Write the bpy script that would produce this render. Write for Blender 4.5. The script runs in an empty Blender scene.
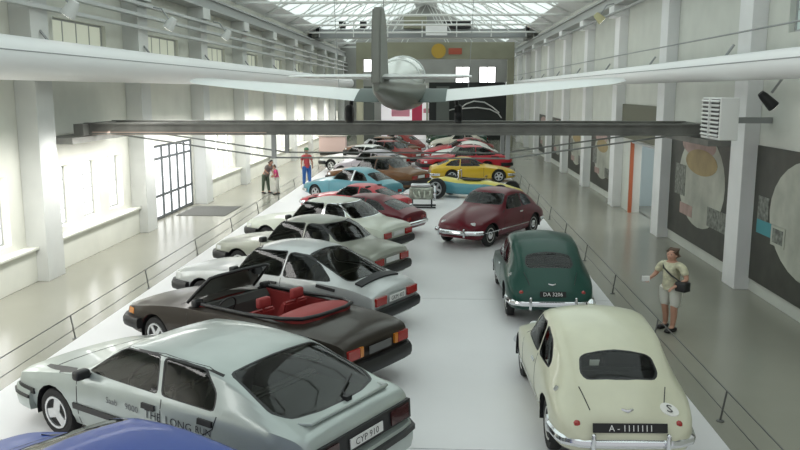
import bpy, bmesh, math, random
from mathutils import Vector, Matrix
random.seed(5)
PI = math.pi
S = bpy.context.scene
COL = S.collection
EYE = 4.3          # camera height above the hall floor
PZ = 0.12          # top of the display platform
XL, XR = -9.33, 6.77
YN, YE = 3.0, 76.0

# ------------------------------------------------------------------ materials
MATS = {}
def mat(name, col, rough=.5, metal=0., coat=0., emit=None, estr=0., noise=0., nscale=8., bump=0., spec=.5):
    if name in MATS: return MATS[name]
    m = bpy.data.materials.new(name); m.use_nodes = True
    nt = m.node_tree; b = nt.nodes['Principled BSDF']
    c = (*col, 1)
    b.inputs['Base Color'].default_value = c
    b.inputs['Roughness'].default_value = rough
    b.inputs['Metallic'].default_value = metal
    b.inputs['Specular IOR Level'].default_value = spec
    b.inputs['Coat Weight'].default_value = coat
    b.inputs['Coat Roughness'].default_value = .04
    if emit:
        b.inputs['Emission Color'].default_value = (*emit, 1)
        b.inputs['Emission Strength'].default_value = estr
    if noise or bump:
        tc = nt.nodes.new('ShaderNodeTexCoord'); n = nt.nodes.new('ShaderNodeTexNoise')
        n.inputs['Scale'].default_value = nscale; n.inputs['Detail'].default_value = 5
        nt.links.new(tc.outputs['Object'], n.inputs['Vector'])
        if noise:
            r = nt.nodes.new('ShaderNodeValToRGB')
            r.color_ramp.elements[0].position = .3; r.color_ramp.elements[1].position = .7
            r.color_ramp.elements[0].color = tuple(max(0, x*(1-noise)) for x in col)+(1,)
            r.color_ramp.elements[1].color = tuple(min(1, x*(1+noise)) for x in col)+(1,)
            nt.links.new(n.outputs['Fac'], r.inputs['Fac']); nt.links.new(r.outputs['Color'], b.inputs['Base Color'])
        if bump:
            bp = nt.nodes.new('ShaderNodeBump'); bp.inputs['Strength'].default_value = bump
            nt.links.new(n.outputs['Fac'], bp.inputs['Height']); nt.links.new(bp.outputs['Normal'], b.inputs['Normal'])
    MATS[name] = m
    return m
def paint(name, col, metal=0., rough=.28):
    return mat('paint_'+name, col, rough, metal, .35 if max(col) > .25 else .15, noise=.04, nscale=3, spec=.4 if max(col) > .25 else .28)
def glassmat(name, tint, f=1.5):
    if name in MATS: return MATS[name]
    m = bpy.data.materials.new(name); m.use_nodes = True; nt = m.node_tree
    nt.nodes.clear()
    o = nt.nodes.new('ShaderNodeOutputMaterial'); mx = nt.nodes.new('ShaderNodeMixShader')
    t = nt.nodes.new('ShaderNodeBsdfTransparent'); t.inputs['Color'].default_value = (*tint, 1)
    g = nt.nodes.new('ShaderNodeBsdfGlossy'); g.inputs['Roughness'].default_value = .03
    fr = nt.nodes.new('ShaderNodeFresnel'); fr.inputs['IOR'].default_value = f
    nt.links.new(fr.outputs[0], mx.inputs[0]); nt.links.new(t.outputs[0], mx.inputs[1]); nt.links.new(g.outputs[0], mx.inputs[2])
    nt.links.new(mx.outputs[0], o.inputs['Surface'])
    MATS[name] = m
    return m

WHITE = mat('white_plaster', (.74,.74,.67), .8, noise=.05, nscale=1.2, bump=.04)
WHITE2 = mat('white_plaster_right', (.66,.67,.62), .8, noise=.05, nscale=1.2, bump=.04)  # darker copy of the white plaster, right wall's shade put into the colour
PILL = mat('pillar_plaster', (.66,.67,.65), .75, noise=.04, nscale=1.5)
STEELW = mat('white_steel', (.72,.73,.71), .5)
GREYST = mat('grey_steel', (.32,.33,.33), .45, .3)
DARKST = mat('dark_steel', (.17,.17,.155), .5, .2, noise=.2, nscale=3)
BLACK = mat('black_plastic', (.012,.012,.013), .45)
RUBBER = mat('tyre_rubber', (.018,.018,.018), .8)
CHROME = mat('chrome', (.75,.76,.78), .12, 1.)
ALLOY = mat('alloy_rim', (.62,.63,.64), .3, .9)
DARKIN = mat('dark_interior', (.045,.045,.042), .8)
TRIM = mat('black_trim', (.02,.02,.022), .4)
REDL = mat('red_lens', (.35,.02,.015), .2, coat=.5)
AMB = mat('amber_lens', (.6,.2,.02), .2, coat=.5)
CLEAR = mat('clear_lens', (.8,.82,.82), .12, .2, coat=.5)
PLATE = mat('white_plate', (.75,.75,.73), .5)
PLATETX = mat('plate_ink', (.03,.03,.03), .5)
CARGL = glassmat('car_glass', (.48,.52,.48))
CLRGL = glassmat('clear_glass', (.75,.8,.78))
OLIVE = mat('olive_paint', (.30,.30,.22), .6, noise=.06, nscale=1)
CEILM = mat('ceiling_boards', (.78,.79,.78), .8, noise=.05, nscale=.8)

# ------------------------------------------------------------------ builders
def link(o, parent=None):
    COL.objects.link(o)
    if parent is not None: o.parent = parent
    return o
def obj(name, bm, mats, parent=None, smooth=None, loc=None, rz=None):
    me = bpy.data.meshes.new(name)
    bmesh.ops.recalc_face_normals(bm, faces=bm.faces)
    bm.to_mesh(me); bm.free()
    for m in (mats if isinstance(mats, (list, tuple)) else [mats]): me.materials.append(m)
    if smooth is not None:
        for p in me.polygons: p.use_smooth = True
        me.set_sharp_from_angle(angle=math.radians(smooth))
    o = bpy.data.objects.new(name, me); link(o, parent)
    if loc: o.location = loc
    if rz is not None: o.rotation_euler.z = rz
    return o
def tag(o, label, cat, group=None, kind=None):
    if label: o['label'] = label
    if cat: o['category'] = cat
    if group: o['group'] = group
    if kind: o['kind'] = kind
    return o
def empty(name, loc, rz, label, cat, group=None):
    o = bpy.data.objects.new(name, None); link(o); o.location = loc; o.rotation_euler.z = rz
    return tag(o, label, cat, group)
def box(bm, a, b, mi=0, bev=0., M=None):
    x0,y0,z0 = a; x1,y1,z1 = b
    vs = [bm.verts.new((x,y,z)) for x in (x0,x1) for y in (y0,y1) for z in (z0,z1)]
    fs = [bm.faces.new([vs[i] for i in q]) for q in ((0,1,3,2),(4,6,7,5),(0,4,5,1),(2,3,7,6),(0,2,6,4),(1,5,7,3))]
    for f in fs: f.material_index = mi
    if bev:
        r = bmesh.ops.bevel(bm, geom=list({e for f in fs for e in f.edges}), offset=bev, segments=2, affect='EDGES', profile=.5)
        for f in r['faces']: f.material_index = mi
        vs = list({v for f in r['faces'] for v in f.verts} | {v for v in vs if v.is_valid})
    if M is not None: bmesh.ops.transform(bm, matrix=M, verts=[v for v in vs if v.is_valid])
    return bm
def nb(): return bmesh.new()
def bxo(name, a, b, m, parent=None, bev=0.):
    return obj(name, box(nb(), a, b, 0, bev), m, parent)
def tube(bm, pts, r, n=8, mi=0, closed=False):
    pts = [Vector(p) for p in pts]; rs = r if isinstance(r, (list,tuple)) else [r]*len(pts)
    rings = []; ref = Vector((0,0,1))
    for i, p in enumerate(pts):
        a = pts[i-1] if (i or closed) else p
        b = pts[(i+1) % len(pts)] if (i < len(pts)-1 or closed) else p
        t = (b-a).normalized()
        u = t.cross(ref)
        if u.length < .05: u = t.cross(Vector((1,0,0)))
        u.normalize(); w = u.cross(t).normalized()
        rings.append([bm.verts.new(p + (u*math.cos(2*PI*k/n)+w*math.sin(2*PI*k/n))*rs[i]) for k in range(n)])
    m = len(rings)
    for i in range(m if closed else m-1):
        A, B = rings[i], rings[(i+1) % m]
        for k in range(n):
            bm.faces.new([A[k], A[(k+1)%n], B[(k+1)%n], B[k]]).material_index = mi
    if not closed:
        bm.faces.new(rings[0]).material_index = mi; bm.faces.new(rings[-1][::-1]).material_index = mi
    return bm
def lathe(bm, prof, n=20, axis='y', mi=0, off=(0,0,0)):
    """prof: (radius, offset along axis)"""
    rings = []
    for r, h in prof:
        ring = []
        for k in range(n):
            c, s = r*math.cos(2*PI*k/n), r*math.sin(2*PI*k/n)
            p = (c,h,s) if axis == 'y' else ((c,s,h) if axis == 'z' else (h,c,s))
            ring.append(bm.verts.new(Vector(p)+Vector(off)))
        rings.append(ring)
    for A, B in zip(rings, rings[1:]):
        for k in range(n): bm.faces.new([A[k],A[(k+1)%n],B[(k+1)%n],B[k]]).material_index = mi
    bm.faces.new(rings[0]).material_index = mi; bm.faces.new(rings[-1]).material_index = mi
    return bm
def prism(bm, poly, axis, a, b, mi=0):
    """extrude 2D poly along axis from a to b; axis 'y': poly=(x,z); 'x': (y,z); 'z': (x,y)"""
    f = {'y': lambda p,t:(p[0],t,p[1]), 'x': lambda p,t:(t,p[0],p[1]), 'z': lambda p,t:(p[0],p[1],t)}[axis]
    A = [bm.verts.new(f(p,a)) for p in poly]; B = [bm.verts.new(f(p,b)) for p in poly]
    n = len(poly)
    fs = [bm.faces.new(A), bm.faces.new(B[::-1])] + [bm.faces.new([A[i],B[i],B[(i+1)%n],A[(i+1)%n]]) for i in range(n)]
    for q in fs: q.material_index = mi
    return bm
def text_bm(s, size, ext=.002):
    cu = bpy.data.curves.new('t', 'FONT'); cu.body = s; cu.size = size; cu.resolution_u = 2
    o = bpy.data.objects.new('t', cu); COL.objects.link(o)
    dg = bpy.context.evaluated_depsgraph_get()
    me = bpy.data.meshes.new_from_object(o.evaluated_get(dg))
    bm = nb(); bm.from_mesh(me)
    bpy.data.objects.remove(o); bpy.data.curves.remove(cu); bpy.data.meshes.remove(me)
    return bm

# ------------------------------------------------------------------ car generator
def pchip(xs, ys, x):
    n = len(xs)
    h = [xs[i+1]-xs[i] for i in range(n-1)]; d = [(ys[i+1]-ys[i])/h[i] for i in range(n-1)]
    m = [0]*n; m[0] = d[0]; m[-1] = d[-1]
    for i in range(1,n-1):
        if d[i-1]*d[i] <= 0: m[i] = 0
        else:
            w1 = 2*h[i]+h[i-1]; w2 = h[i]+2*h[i-1]; m[i] = (w1+w2)/(w1/d[i-1]+w2/d[i])
    x = min(max(x, xs[0]), xs[-1])
    i = max(k for k in range(n-1) if xs[k] <= x) if x > xs[0] else 0
    t = (x-xs[i])/h[i]
    return ((1+2*t)*(1-t)**2*ys[i] + t*(1-t)**2*h[i]*m[i] + t*t*(3-2*t)*ys[i+1] + t*t*(t-1)*h[i]*m[i+1])
class Shape:
    def __init__(s, st):
        st = sorted(st); s.st = st; s.xs = [q[0] for q in st]
        s.ch = [[q[k] for q in st] for k in range(7)]
    def at(s, x): return [x]+[pchip(s.xs, s.ch[k], x) for k in range(1,7)]
    def sec(s, x):
        x,zb,zs,zt,W,Wr,cr = s.at(x); h = zs-zb
        P = [(0,zb),(W*.8,zb),(W*.94,zb+.12*h),(W*.985,zb+.3*h),(W,zb+.58*h),(W*.992,zb+.84*h),(W*.965,zs)]
        A = (W*.965,zs); B = (Wr,zt-cr)
        L = lambda t:(A[0]+(B[0]-A[0])*t, A[1]+(B[1]-A[1])*t)
        T = lambda t:(Wr*(1-t), zt-cr*(1-t)**2)
        p, q = L(.86), T(.14)
        P += [L(.3), L(.6), p, (.25*p[0]+.5*B[0]+.25*q[0], .25*p[1]+.5*B[1]+.25*q[1]), q, T(.4), T(.7), T(1)]
        return P
    def y(s, x, z):
        P = s.sec(x)[1:12]
        for a, b in zip(P, P[1:]):
            if min(a[1],b[1]) <= z <= max(a[1],b[1]) and abs(b[1]-a[1]) > 1e-6:
                return a[0]+(b[0]-a[0])*(z-a[1])/(b[1]-a[1])
        return P[-1][0] if z > P[-1][1] else P[0][0]
    def z(s, x, y):
        P = s.sec(x)[6:]; y = abs(y)
        for a, b in zip(P, P[1:]):
            if b[0] <= y <= a[0] and a[0]-b[0] > 1e-6:
                return a[1]+(b[1]-a[1])*(a[0]-y)/(a[0]-b[0])
        return P[0][1]
    def top(s, x): return s.at(x)[3]
    def mesh(s, sub=2):
        bm = nb(); xs = []
        for a, b in zip(s.xs, s.xs[1:]):
            xs += [a+(b-a)*k/sub for k in range(sub)]
        xs.append(s.xs[-1]); rings = []
        for x in xs:
            P = s.sec(x)
            full = [(y,z) for y,z in P] + [(-y,z) for y,z in P[-2:0:-1]]
            rings.append([bm.verts.new((x,y,z)) for y,z in full])
        n = len(rings[0])
        for A, B in zip(rings, rings[1:]):
            for k in range(n): bm.faces.new([A[k],A[(k+1)%n],B[(k+1)%n],B[k]])
        for R, x in ((rings[0], s.xs[0]), (rings[-1], s.xs[-1])):
            c = bm.verts.new((x, 0, sum(v.co.z for v in R)/n))
            for k in range(n): bm.faces.new([R[k], R[(k+1)%n], c])
        bmesh.ops.recalc_face_normals(bm, faces=bm.faces)
        return bm
def inpoly(p, poly):
    r = False; j = len(poly)-1
    for i in range(len(poly)):
        a, b = poly[i], poly[j]
        if (a[1] > p[1]) != (b[1] > p[1]) and p[0] < (b[0]-a[0])*(p[1]-a[1])/(b[1]-a[1])+a[0]: r = not r
        j = i
    return r
def rounded(poly, r, n=3):
    out = []; m = len(poly)
    for i in range(m):
        p = Vector(poly[i]); a = Vector(poly[i-1])-p; b = Vector(poly[(i+1)%m])-p
        d = min(r, a.length*.45, b.length*.45)
        s, e = p+a.normalized()*d, p+b.normalized()*d
        for k in range(n+1):
            t = k/n; out.append(tuple(s*(1-t)**2+p*2*t*(1-t)+e*t*t))
    return out
def offset(poly, d):
    c = sum((Vector(p) for p in poly), Vector((0,0)))/len(poly)
    return [tuple(Vector(p)+(Vector(p)-c).normalized()*d) for p in poly]
AX = {'side':(0,2), 'end':(1,2), 'top':(0,1)}
def knife(bm, poly, proj, filt):
    i, j = AX[proj]
    x0=min(p[0] for p in poly);x1=max(p[0] for p in poly);y0=min(p[1] for p in poly);y1=max(p[1] for p in poly)
    def near(f):
        u=[v.co[i] for v in f.verts]; w=[v.co[j] for v in f.verts]
        return max(u)>x0 and min(u)<x1 and max(w)>y0 and min(w)<y1
    n = len(poly)
    for k in range(n):
        a, b = poly[k], poly[(k+1)%n]
        fs = [f for f in bm.faces if filt(f) and near(f)]
        if not fs: continue
        g = list(set(fs) | {e for f in fs for e in f.edges} | {v for f in fs for v in f.verts})
        co = [0,0,0]; co[i]=a[0]; co[j]=a[1]; no=[0,0,0]; no[i]=b[1]-a[1]; no[j]=-(b[0]-a[0])
        bmesh.ops.bisect_plane(bm, geom=g, dist=1e-5, plane_co=co, plane_no=no)
    out = []
    for f in bm.faces:
        if filt(f):
            c = f.calc_center_median()
            if inpoly((c[i],c[j]), poly): out.append(f)
    return out
WHEELS = {}
def wheel(root, x, y, r, side, style='alloy', w=.19):
    key = (round(r,3), style, w)
    if key not in WHEELS:
        bm = nb(); h = w/2; ri = r*.64
        lathe(bm, [(ri,-h*.8),(r*.8,-h),(r*.95,-h*.9),(r,-h*.6),(r,h*.6),(r*.95,h*.9),(r*.8,h),(ri,h*.8)], 24)
        o = obj('wheel', bm, RUBBER, None, 40); tm = o.data; bpy.data.objects.remove(o)
        bm = nb()
        if style == 'cap':   # painted disc with chrome cap
            lathe(bm, [(ri*1.03,h*.7),(ri*.98,h*.92),(ri*.8,h*.7),(ri*.62,h*.75),(ri*.6,h*.75)], 20, mi=0)
            lathe(bm, [(ri*.58,h*.7),(ri*.5,h*1.0),(ri*.25,h*1.15),(ri*.03,h*1.2)], 20, mi=1)
            ms = [mat('wheel_paint',(.5,.5,.47),.4), CHROME]
        else:
            lathe(bm, [(ri*1.03,h*.75),(ri*1.0,h*.98),(ri*.92,h*.96),(ri*.9,h*.3),(ri*.05,h*.25)], 24, mi=1)
            lathe(bm, [(ri*1.06,h*.7),(ri*1.05,h*1.02),(ri*.9,h*1.0),(ri*.88,h*.6)], 24, mi=0)
            lathe(bm, [(ri*.3,h*.3),(ri*.28,h*.92),(ri*.02,h*.98)], 12, mi=0)
            ns = 5 if style == 'alloy' else 3
            for k in range(ns):
                M = Matrix.Rotation(2*PI*k/ns+.3, 4, 'Y')
                ww = .17 if ns == 5 else .3
                box(bm, (ri*.15,h*.45,-ri*ww), (ri*.93,h*.93,ri*ww), 0, 0, M)
            ms = [ALLOY, BLACK]
        o = obj('rim', bm, ms, None, 40); rm = o.data; bpy.data.objects.remove(o)
        WHEELS[key] = (tm, rm)
    tm, rm = WHEELS[key]
    a = bpy.data.objects.new('wheel', tm); link(a, root); a.location = (x,y,r)
    if side < 0: a.rotation_euler.z = PI
    b = bpy.data.objects.new('rim', rm); link(b, a)
def sweep(bm, path, prof, mi=0):
    """path: plan points (x,y); prof: (outward, z) closed polygon"""
    n = len(path); rings = []
    for i in range(n):
        a = Vector(path[max(i-1,0)]); b = Vector(path[min(i+1,n-1)]); t = (b-a).normalized(); nn = Vector((t.y,-t.x))
        p = Vector(path[i])
        rings.append([bm.verts.new((p.x+nn.x*o, p.y+nn.y*o, z)) for o, z in prof])
    m = len(prof)
    for A, B in zip(rings, rings[1:]):
        for k in range(m): bm.faces.new([A[k],A[(k+1)%m],B[(k+1)%m],B[k]]).material_index = mi
    bm.faces.new(rings[0]).material_index = mi; bm.faces.new(rings[-1][::-1]).material_index = mi
    return bm
def end_path(sh, xe, side, wrap, z, out=.02):
    """plan curve round the nose (side=+1) or tail (-1) of the shape at height z, from one flank to the other"""
    pts = []; x0 = xe
    for k in range(6):
        x = x0 - side*wrap*(1-k/5.)
        pts.append((x, sh.y(x - side*.02, z)+out))
    w = pts[-1][1]
    pts = pts[:-1] + [(xe+side*(out-.02), w*.93), (xe+side*out, w*.7)]
    full = pts + [(xe+side*(out+.01), 0)] + [(x,-y) for x,y in pts[::-1]]
    return full if side < 0 else full[::-1]
def bumper(root, sh, xe, side, z0, z1, m, wrap=.45, out=.06, th=.07, strip=None, ty='modern'):
    path = end_path(sh, xe, side, wrap, (z0+z1)/2, out-th*.5)
    zc, hh = (z0+z1)/2, (z1-z0)/2
    if ty == 'chrome':
        prof = [(-th*.4,z0),(th*.3,z0+hh*.4),(th*.5,zc),(th*.3,z1-hh*.4),(-th*.4,z1)]
    else:
        prof = [(-th*.6,z0),(th*.35,z0+.01),(th*.5,z0+hh*.7),(th*.5,z1-hh*.5),(th*.3,z1),(-th*.6,z1)]
    b = obj('rear_bumper' if side < 0 else 'front_bumper', sweep(nb(), path, prof), m, root, 35)
    if strip:
        s0, s1, sm = strip
        obj('bumper_strip', sweep(nb(), path, [(th*.4,s0),(th*.66,s0+.01),(th*.66,s1-.01),(th*.4,s1)]), sm, b, 35)
    return b
def side_strip(root, sh, pts, w, m, name, off=.004, th=.008, sides=(1,-1), seg=8):
    """a band that follows the flank along points (x,z)"""
    path = []
    for a, b in zip(pts, pts[1:]):
        path += [(a[0]+(b[0]-a[0])*k/seg, a[1]+(b[1]-a[1])*k/seg) for k in range(seg)]
    path.append(pts[-1])
    for sd in sides:
        bm = nb(); R = []
        for i, (x,z) in enumerate(path):
            a = path[max(i-1,0)]; b = path[min(i+1,len(path)-1)]
            t = Vector((b[0]-a[0], b[1]-a[1])).normalized(); n = Vector((-t.y, t.x))*w/2
            q = []
            for s2, o in ((-1,off-th),(-1,off+th*.5),(1,off+th*.5),(1,off-th)):
                X, Z = x+n.x*s2, z+n.y*s2
                q.append(bm.verts.new((X, sd*(sh.y(X,Z)+o), Z)))
            R.append(q)
        for A, B in zip(R, R[1:]):
            for k in range(4): bm.faces.new([A[k],A[(k+1)%4],B[(k+1)%4],B[k]])
        bm.faces.new(R[0]); bm.faces.new(R[-1])
        obj(name, bm, m, root, 40)
def patch(root, name, fn, u0, u1, v0, v1, nu, nv, m, th=.01):
    """thin curved pad: fn(u,v,lift) -> point"""
    bm = nb(); T = {}; 
    for l in (0,1):
        for i in range(nu+1):
            for j in range(nv+1):
                T[l,i,j] = bm.verts.new(fn(u0+(u1-u0)*i/nu, v0+(v1-v0)*j/nv, th if l else -.012))
    for i in range(nu):
        for j in range(nv):
            bm.faces.new([T[1,i,j],T[1,i+1,j],T[1,i+1,j+1],T[1,i,j+1]]); bm.faces.new([T[0,i,j],T[0,i,j+1],T[0,i+1,j+1],T[0,i+1,j]])
    for i in range(nu):
        for j in (0,nv): bm.faces.new([T[0,i,j],T[0,i+1,j],T[1,i+1,j],T[1,i,j]])
    for j in range(nv):
        for i in (0,nu): bm.faces.new([T[0,i,j],T[0,i,j+1],T[1,i,j+1],T[1,i,j]])
    return obj(name, bm, m, root, 40)
def seat(root, x, y, w, m, hm=None, tilt=.18, name='front_seat', z0=.28):
    pr = [(.28,z0),(.30,z0+.12),(.22,z0+.17),(-.12,z0+.14),(-.20,z0+.3),(-.20-tilt,z0+.64),(-.24-tilt,z0+.68),(-.33-tilt,z0+.66),(-.36,z0+.2),(-.3,z0)]
    bm = prism(nb(), [(x+a,b) for a,b in pr], 'y', y-w/2, y+w/2)
    bmesh.ops.bevel(bm, geom=list(bm.edges), offset=.03, segments=2, affect='EDGES')
    s = obj(name, bm, m, root, 50)
    if name == 'front_seat':
        bm = nb(); box(bm, (x-.36-tilt,y-.12,z0+.70),(x-.26-tilt,y+.12,z0+.86),0,.03); box(bm,(x-.32-tilt,y-.02,z0+.6),(x-.3-tilt,y+.02,z0+.72))
        bmesh.ops.remove_doubles(bm, verts=bm.verts, dist=1e-5)
        obj('headrest', bm, hm or m, s, 50)
def steering(root, x, y, z, m):
    bm = nb(); R = .18; t = math.radians(65)
    P = [(x+R*math.cos(a)*math.cos(t)*-1, y+R*math.sin(a), z+R*math.cos(a)*math.sin(t)) for a in [2*PI*k/20 for k in range(20)]]
    tube(bm, P, .014, 6, 0, True)
    tube(bm, [(x, y-R, z),(x+.02,y,z-.02),(x,y+R,z)], .012, 6); tube(bm, [(x+.02,y,z-.02),(x+.35,y,z-.18)], .025, 6)
    obj('steering_wheel', bm, m, root, 60)
def car_body(root, sh, body_m, windows, arches, seal_m=TRIM, lining=DARKIN, sub=2, cockpit=None, glass=CARGL, sharp=32):
    bm = sh.mesh(sub)
    cut_glass = []
    for w in windows:
        proj = w['proj']; pol = rounded(w['poly'], w.get('r',.05), w.get('n',2))
        sx = w.get('sx'); xr = w.get('xr', (-9,9)); zr = w.get('zr', (-9,9))
        def filt(f, proj=proj, sx=sx, xr=xr, zr=zr):
            n = f.normal; c = f.calc_center_median()
            if not (xr[0] < c.x < xr[1] and zr[0] < c.z < zr[1]): return False
            if proj == 'side': return abs(n.y) > .3
            if proj == 'top': return n.z > .15
            return n.x*sx > .1
        sw = w.get('seal', .022)
        if sw:
            for f in knife(bm, offset(pol, sw), proj, filt): f.material_index = 1
        ins = knife(bm, pol, proj, filt)
        for sd in ((1,-1) if proj == 'side' else (0,)):
            fs = [f for f in ins if sd == 0 or f.calc_center_median().y*sd > 0]
            g = nb(); vm = {}
            for f in fs:
                for v in f.verts:
                    if v not in vm: vm[v] = g.verts.new(v.co - v.normal*.004)
                try: g.faces.new([vm[v] for v in f.verts])
                except ValueError: pass
            cut_glass.append((w['name'], g))
        bmesh.ops.delete(bm, geom=ins, context='FACES')
    if cockpit:
        ins = knife(bm, rounded(cockpit,.08,3), 'top', lambda f: f.normal.z > .3)
        bmesh.ops.delete(bm, geom=ins, context='FACES')
    for xa, za, ra in arches:
        pol = [(xa+ra*math.cos(2*PI*k/18), za+ra*math.sin(2*PI*k/18)) for k in range(18)]
        ins = knife(bm, pol, 'side', lambda f: abs(f.normal.y) > .25 or f.normal.z < -.3)
        bmesh.ops.delete(bm, geom=[f for f in ins if abs(f.calc_center_median().y) > .3], context='FACES')
    bmesh.ops.delete(bm, geom=[v for v in bm.verts if not v.link_faces], context='VERTS')
    bm.normal_update()
    # inner lining gives the shell its thickness
    src = list(bm.faces); vm = {}; new = []
    for f in src:
        if f.calc_center_median().z < .45: continue
        for v in f.verts:
            if v not in vm: vm[v] = bm.verts.new(v.co - v.normal*.028)
        try: q = bm.faces.new([vm[v] for v in reversed(f.verts)]); q.material_index = 2; new.append(q)
        except ValueError: pass
    # wheel wells
    for xa, za, ra in arches:
        for sd in (1,-1):
            y1 = sh.y(xa, za+ra*.9)-.015; y0 = y1-.3; n = 14
            A = []; B = []
            for k in range(n+1):
                a = PI*k/n*1.16-PI*.08
                c = (xa+ra*math.cos(a), za+ra*math.sin(a))
                A.append(bm.verts.new((c[0],sd*y0,c[1]))); B.append(bm.verts.new((c[0],sd*y1,c[1])))
            for k in range(n): bm.faces.new([A[k],A[k+1],B[k+1],B[k]]).material_index = 3
            bm.faces.new(A).material_index = 3
    me = bpy.data.meshes.new('body'); bm.to_mesh(me); bm.free()
    for m in (body_m, seal_m, lining, BLACK): me.materials.append(m)
    for p in me.polygons: p.use_smooth = True
    me.set_sharp_from_angle(angle=math.radians(sharp))
    b = bpy.data.objects.new('body', me); link(b, root)
    for nm, g in cut_glass:
        g.normal_update(); obj(nm, g, glass, root, 60)
    return b
def handle(root, sh, x, z, m, l=.2, h=.05, sides=(1,-1)):
    for sd in sides:
        patch(root, 'door_handle', lambda u,v,t: (u, sd*(sh.y(u,v)+t), v), x-l/2, x+l/2, z-h/2, z+h/2, 2, 1, m, .022)
def mirror_part(root, sh, x, z, m, sides=(1,-1)):
    for sd in sides:
        y = sh.y(x,z)
        bm = box(nb(), (x-.05,y+.03,z-.05),(x+.07,y+.2,z+.07),0,.03); box(bm,(x-.02,y-.03,z-.04),(x+.04,y+.06,z),0)
        for v in bm.verts: v.co.y *= sd
        obj('door_mirror', bm, m, root, 50)
def plate(root, x, z, w, h, txt, side=-1, y=0., bgm=PLATE, txm=PLATETX, tilt=0., size=None):
    bm = box(nb(), (-.006,-w/2,-h/2),(.006,w/2,h/2),0,0)
    p = obj('number_plate', bm, bgm, root, loc=(x,y,z)); p.rotation_euler.y = tilt
    if txt:
        t = text_bm(txt, size or h*.95); us = [v.co.x for v in t.verts]; vs = [v.co.y for v in t.verts]
        cu, cv = (min(us)+max(us))/2, (min(vs)+max(vs))/2; k = min(1, w*.92/(max(us)-min(us)))
        for v in t.verts:
            u, q = (v.co.x-cu)*k, v.co.y-cv
            v.co = Vector((side*.009, side*u, q))     # reads correctly from outside
        obj('plate_lettering', t, txm, p)
    return p
def wheels(root, sh, xf, xr, r, style, inset=.1, w=.19):
    for x in (xf, xr):
        y = sh.y(x, r*1.9)-inset
        for sd in (1,-1): wheel(root, x, sd*y, r, sd, style, w)

def seams(root, sh, lines, m=TRIM, w=.012):
    for L in lines: side_strip(root, sh, L, w, m, 'panel_gap', .001, .003)

# ---- silhouettes: (x, z bottom, z shoulder, z top, half width, half roof width, crown)
SH9000 = [(2.36,.3,.52,.60,.60,.48,.03),(2.30,.24,.60,.68,.74,.6,.03),(2.05,.19,.70,.77,.84,.70,.03),(1.6,.18,.80,.86,.87,.76,.04),
          (1.02,.18,.90,.96,.88,.76,.05),(.28,.18,.94,1.385,.88,.66,.04),(-.3,.18,.95,1.42,.88,.68,.04),(-.95,.18,.96,1.40,.88,.67,.04),
          (-1.18,.18,.96,1.37,.88,.665,.04),(-1.6,.19,.95,1.22,.875,.69,.04),(-2.02,.2,.94,1.05,.865,.73,.04),(-2.2,.22,.92,1.0,.85,.75,.04),(-2.32,.25,.86,.95,.83,.74,.03),(-2.37,.3,.78,.86,.80,.70,.03)]
SH900 = [(2.34,.3,.60,.68,.70,.55,.03),(2.26,.24,.66,.74,.78,.6,.03),(1.9,.2,.73,.82,.83,.62,.05),(1.4,.18,.81,.90,.84,.64,.06),
         (.80,.18,.87,.96,.845,.66,.07),(.36,.18,.89,1.36,.845,.60,.06),(-.1,.18,.90,1.42,.845,.60,.07),(-.75,.18,.90,1.38,.84,.58,.07),
         (-1.2,.18,.90,1.23,.835,.56,.06),(-1.85,.2,.87,.97,.81,.58,.05),(-2.15,.24,.80,.885,.77,.58,.04),(-2.3,.28,.74,.81,.72,.56,.03),(-2.34,.34,.68,.74,.68,.55,.03)]
SHCONV = [(2.34,.3,.60,.68,.70,.55,.03),(2.26,.24,.66,.74,.78,.6,.03),(1.9,.2,.73,.82,.83,.62,.05),(1.4,.18,.81,.90,.84,.64,.06),
          (.80,.18,.87,.95,.845,.66,.06),(.36,.18,.89,.95,.845,.74,.02),(-.5,.18,.90,.96,.845,.74,.02),(-1.1,.18,.90,.97,.84,.70,.03),
          (-1.35,.19,.89,.965,.835,.62,.04),(-1.9,.21,.86,.925,.81,.60,.04),(-2.2,.25,.82,.885,.77,.6,.03),(-2.31,.3,.76,.83,.73,.6,.03),(-2.34,.34,.70,.76,.70,.58,.03)]
SH99 = [(2.18,.3,.62,.70,.70,.55,.03),(2.1,.24,.68,.76,.78,.6,.03),(1.75,.2,.74,.83,.82,.62,.05),(1.25,.18,.82,.91,.83,.64,.06),
        (.72,.18,.88,.97,.84,.66,.07),(.32,.18,.90,1.37,.84,.59,.06),(-.1,.18,.90,1.43,.84,.60,.07),(-.7,.18,.90,1.40,.835,.58,.07),
        (-.95,.18,.90,1.31,.83,.57,.06),(-1.42,.2,.89,1.0,.81,.6,.06),(-1.8,.22,.85,.94,.79,.6,.05),(-2.1,.27,.79,.87,.75,.58,.04),(-2.18,.32,.70,.78,.70,.55,.03)]
SH92 = [(1.98,.3,.44,.5,.30,.2,.03),(1.9,.26,.52,.66,.50,.34,.06),(1.7,.22,.62,.80,.68,.40,.10),(1.35,.2,.72,.92,.77,.44,.12),(.9,.2,.80,1.00,.80,.54,.10),
        (.62,.2,.83,1.05,.80,.62,.08),(.22,.2,.86,1.37,.80,.59,.08),(-.2,.2,.87,1.44,.80,.61,.085),(-.65,.2,.86,1.40,.80,.61,.085),(-1.05,.2,.83,1.27,.80,.59,.085),
        (-1.45,.22,.77,1.06,.79,.56,.085),(-1.75,.25,.68,.84,.745,.52,.08),(-1.92,.3,.58,.67,.66,.47,.06),(-2.0,.36,.47,.52,.50,.36,.03)]
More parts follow.
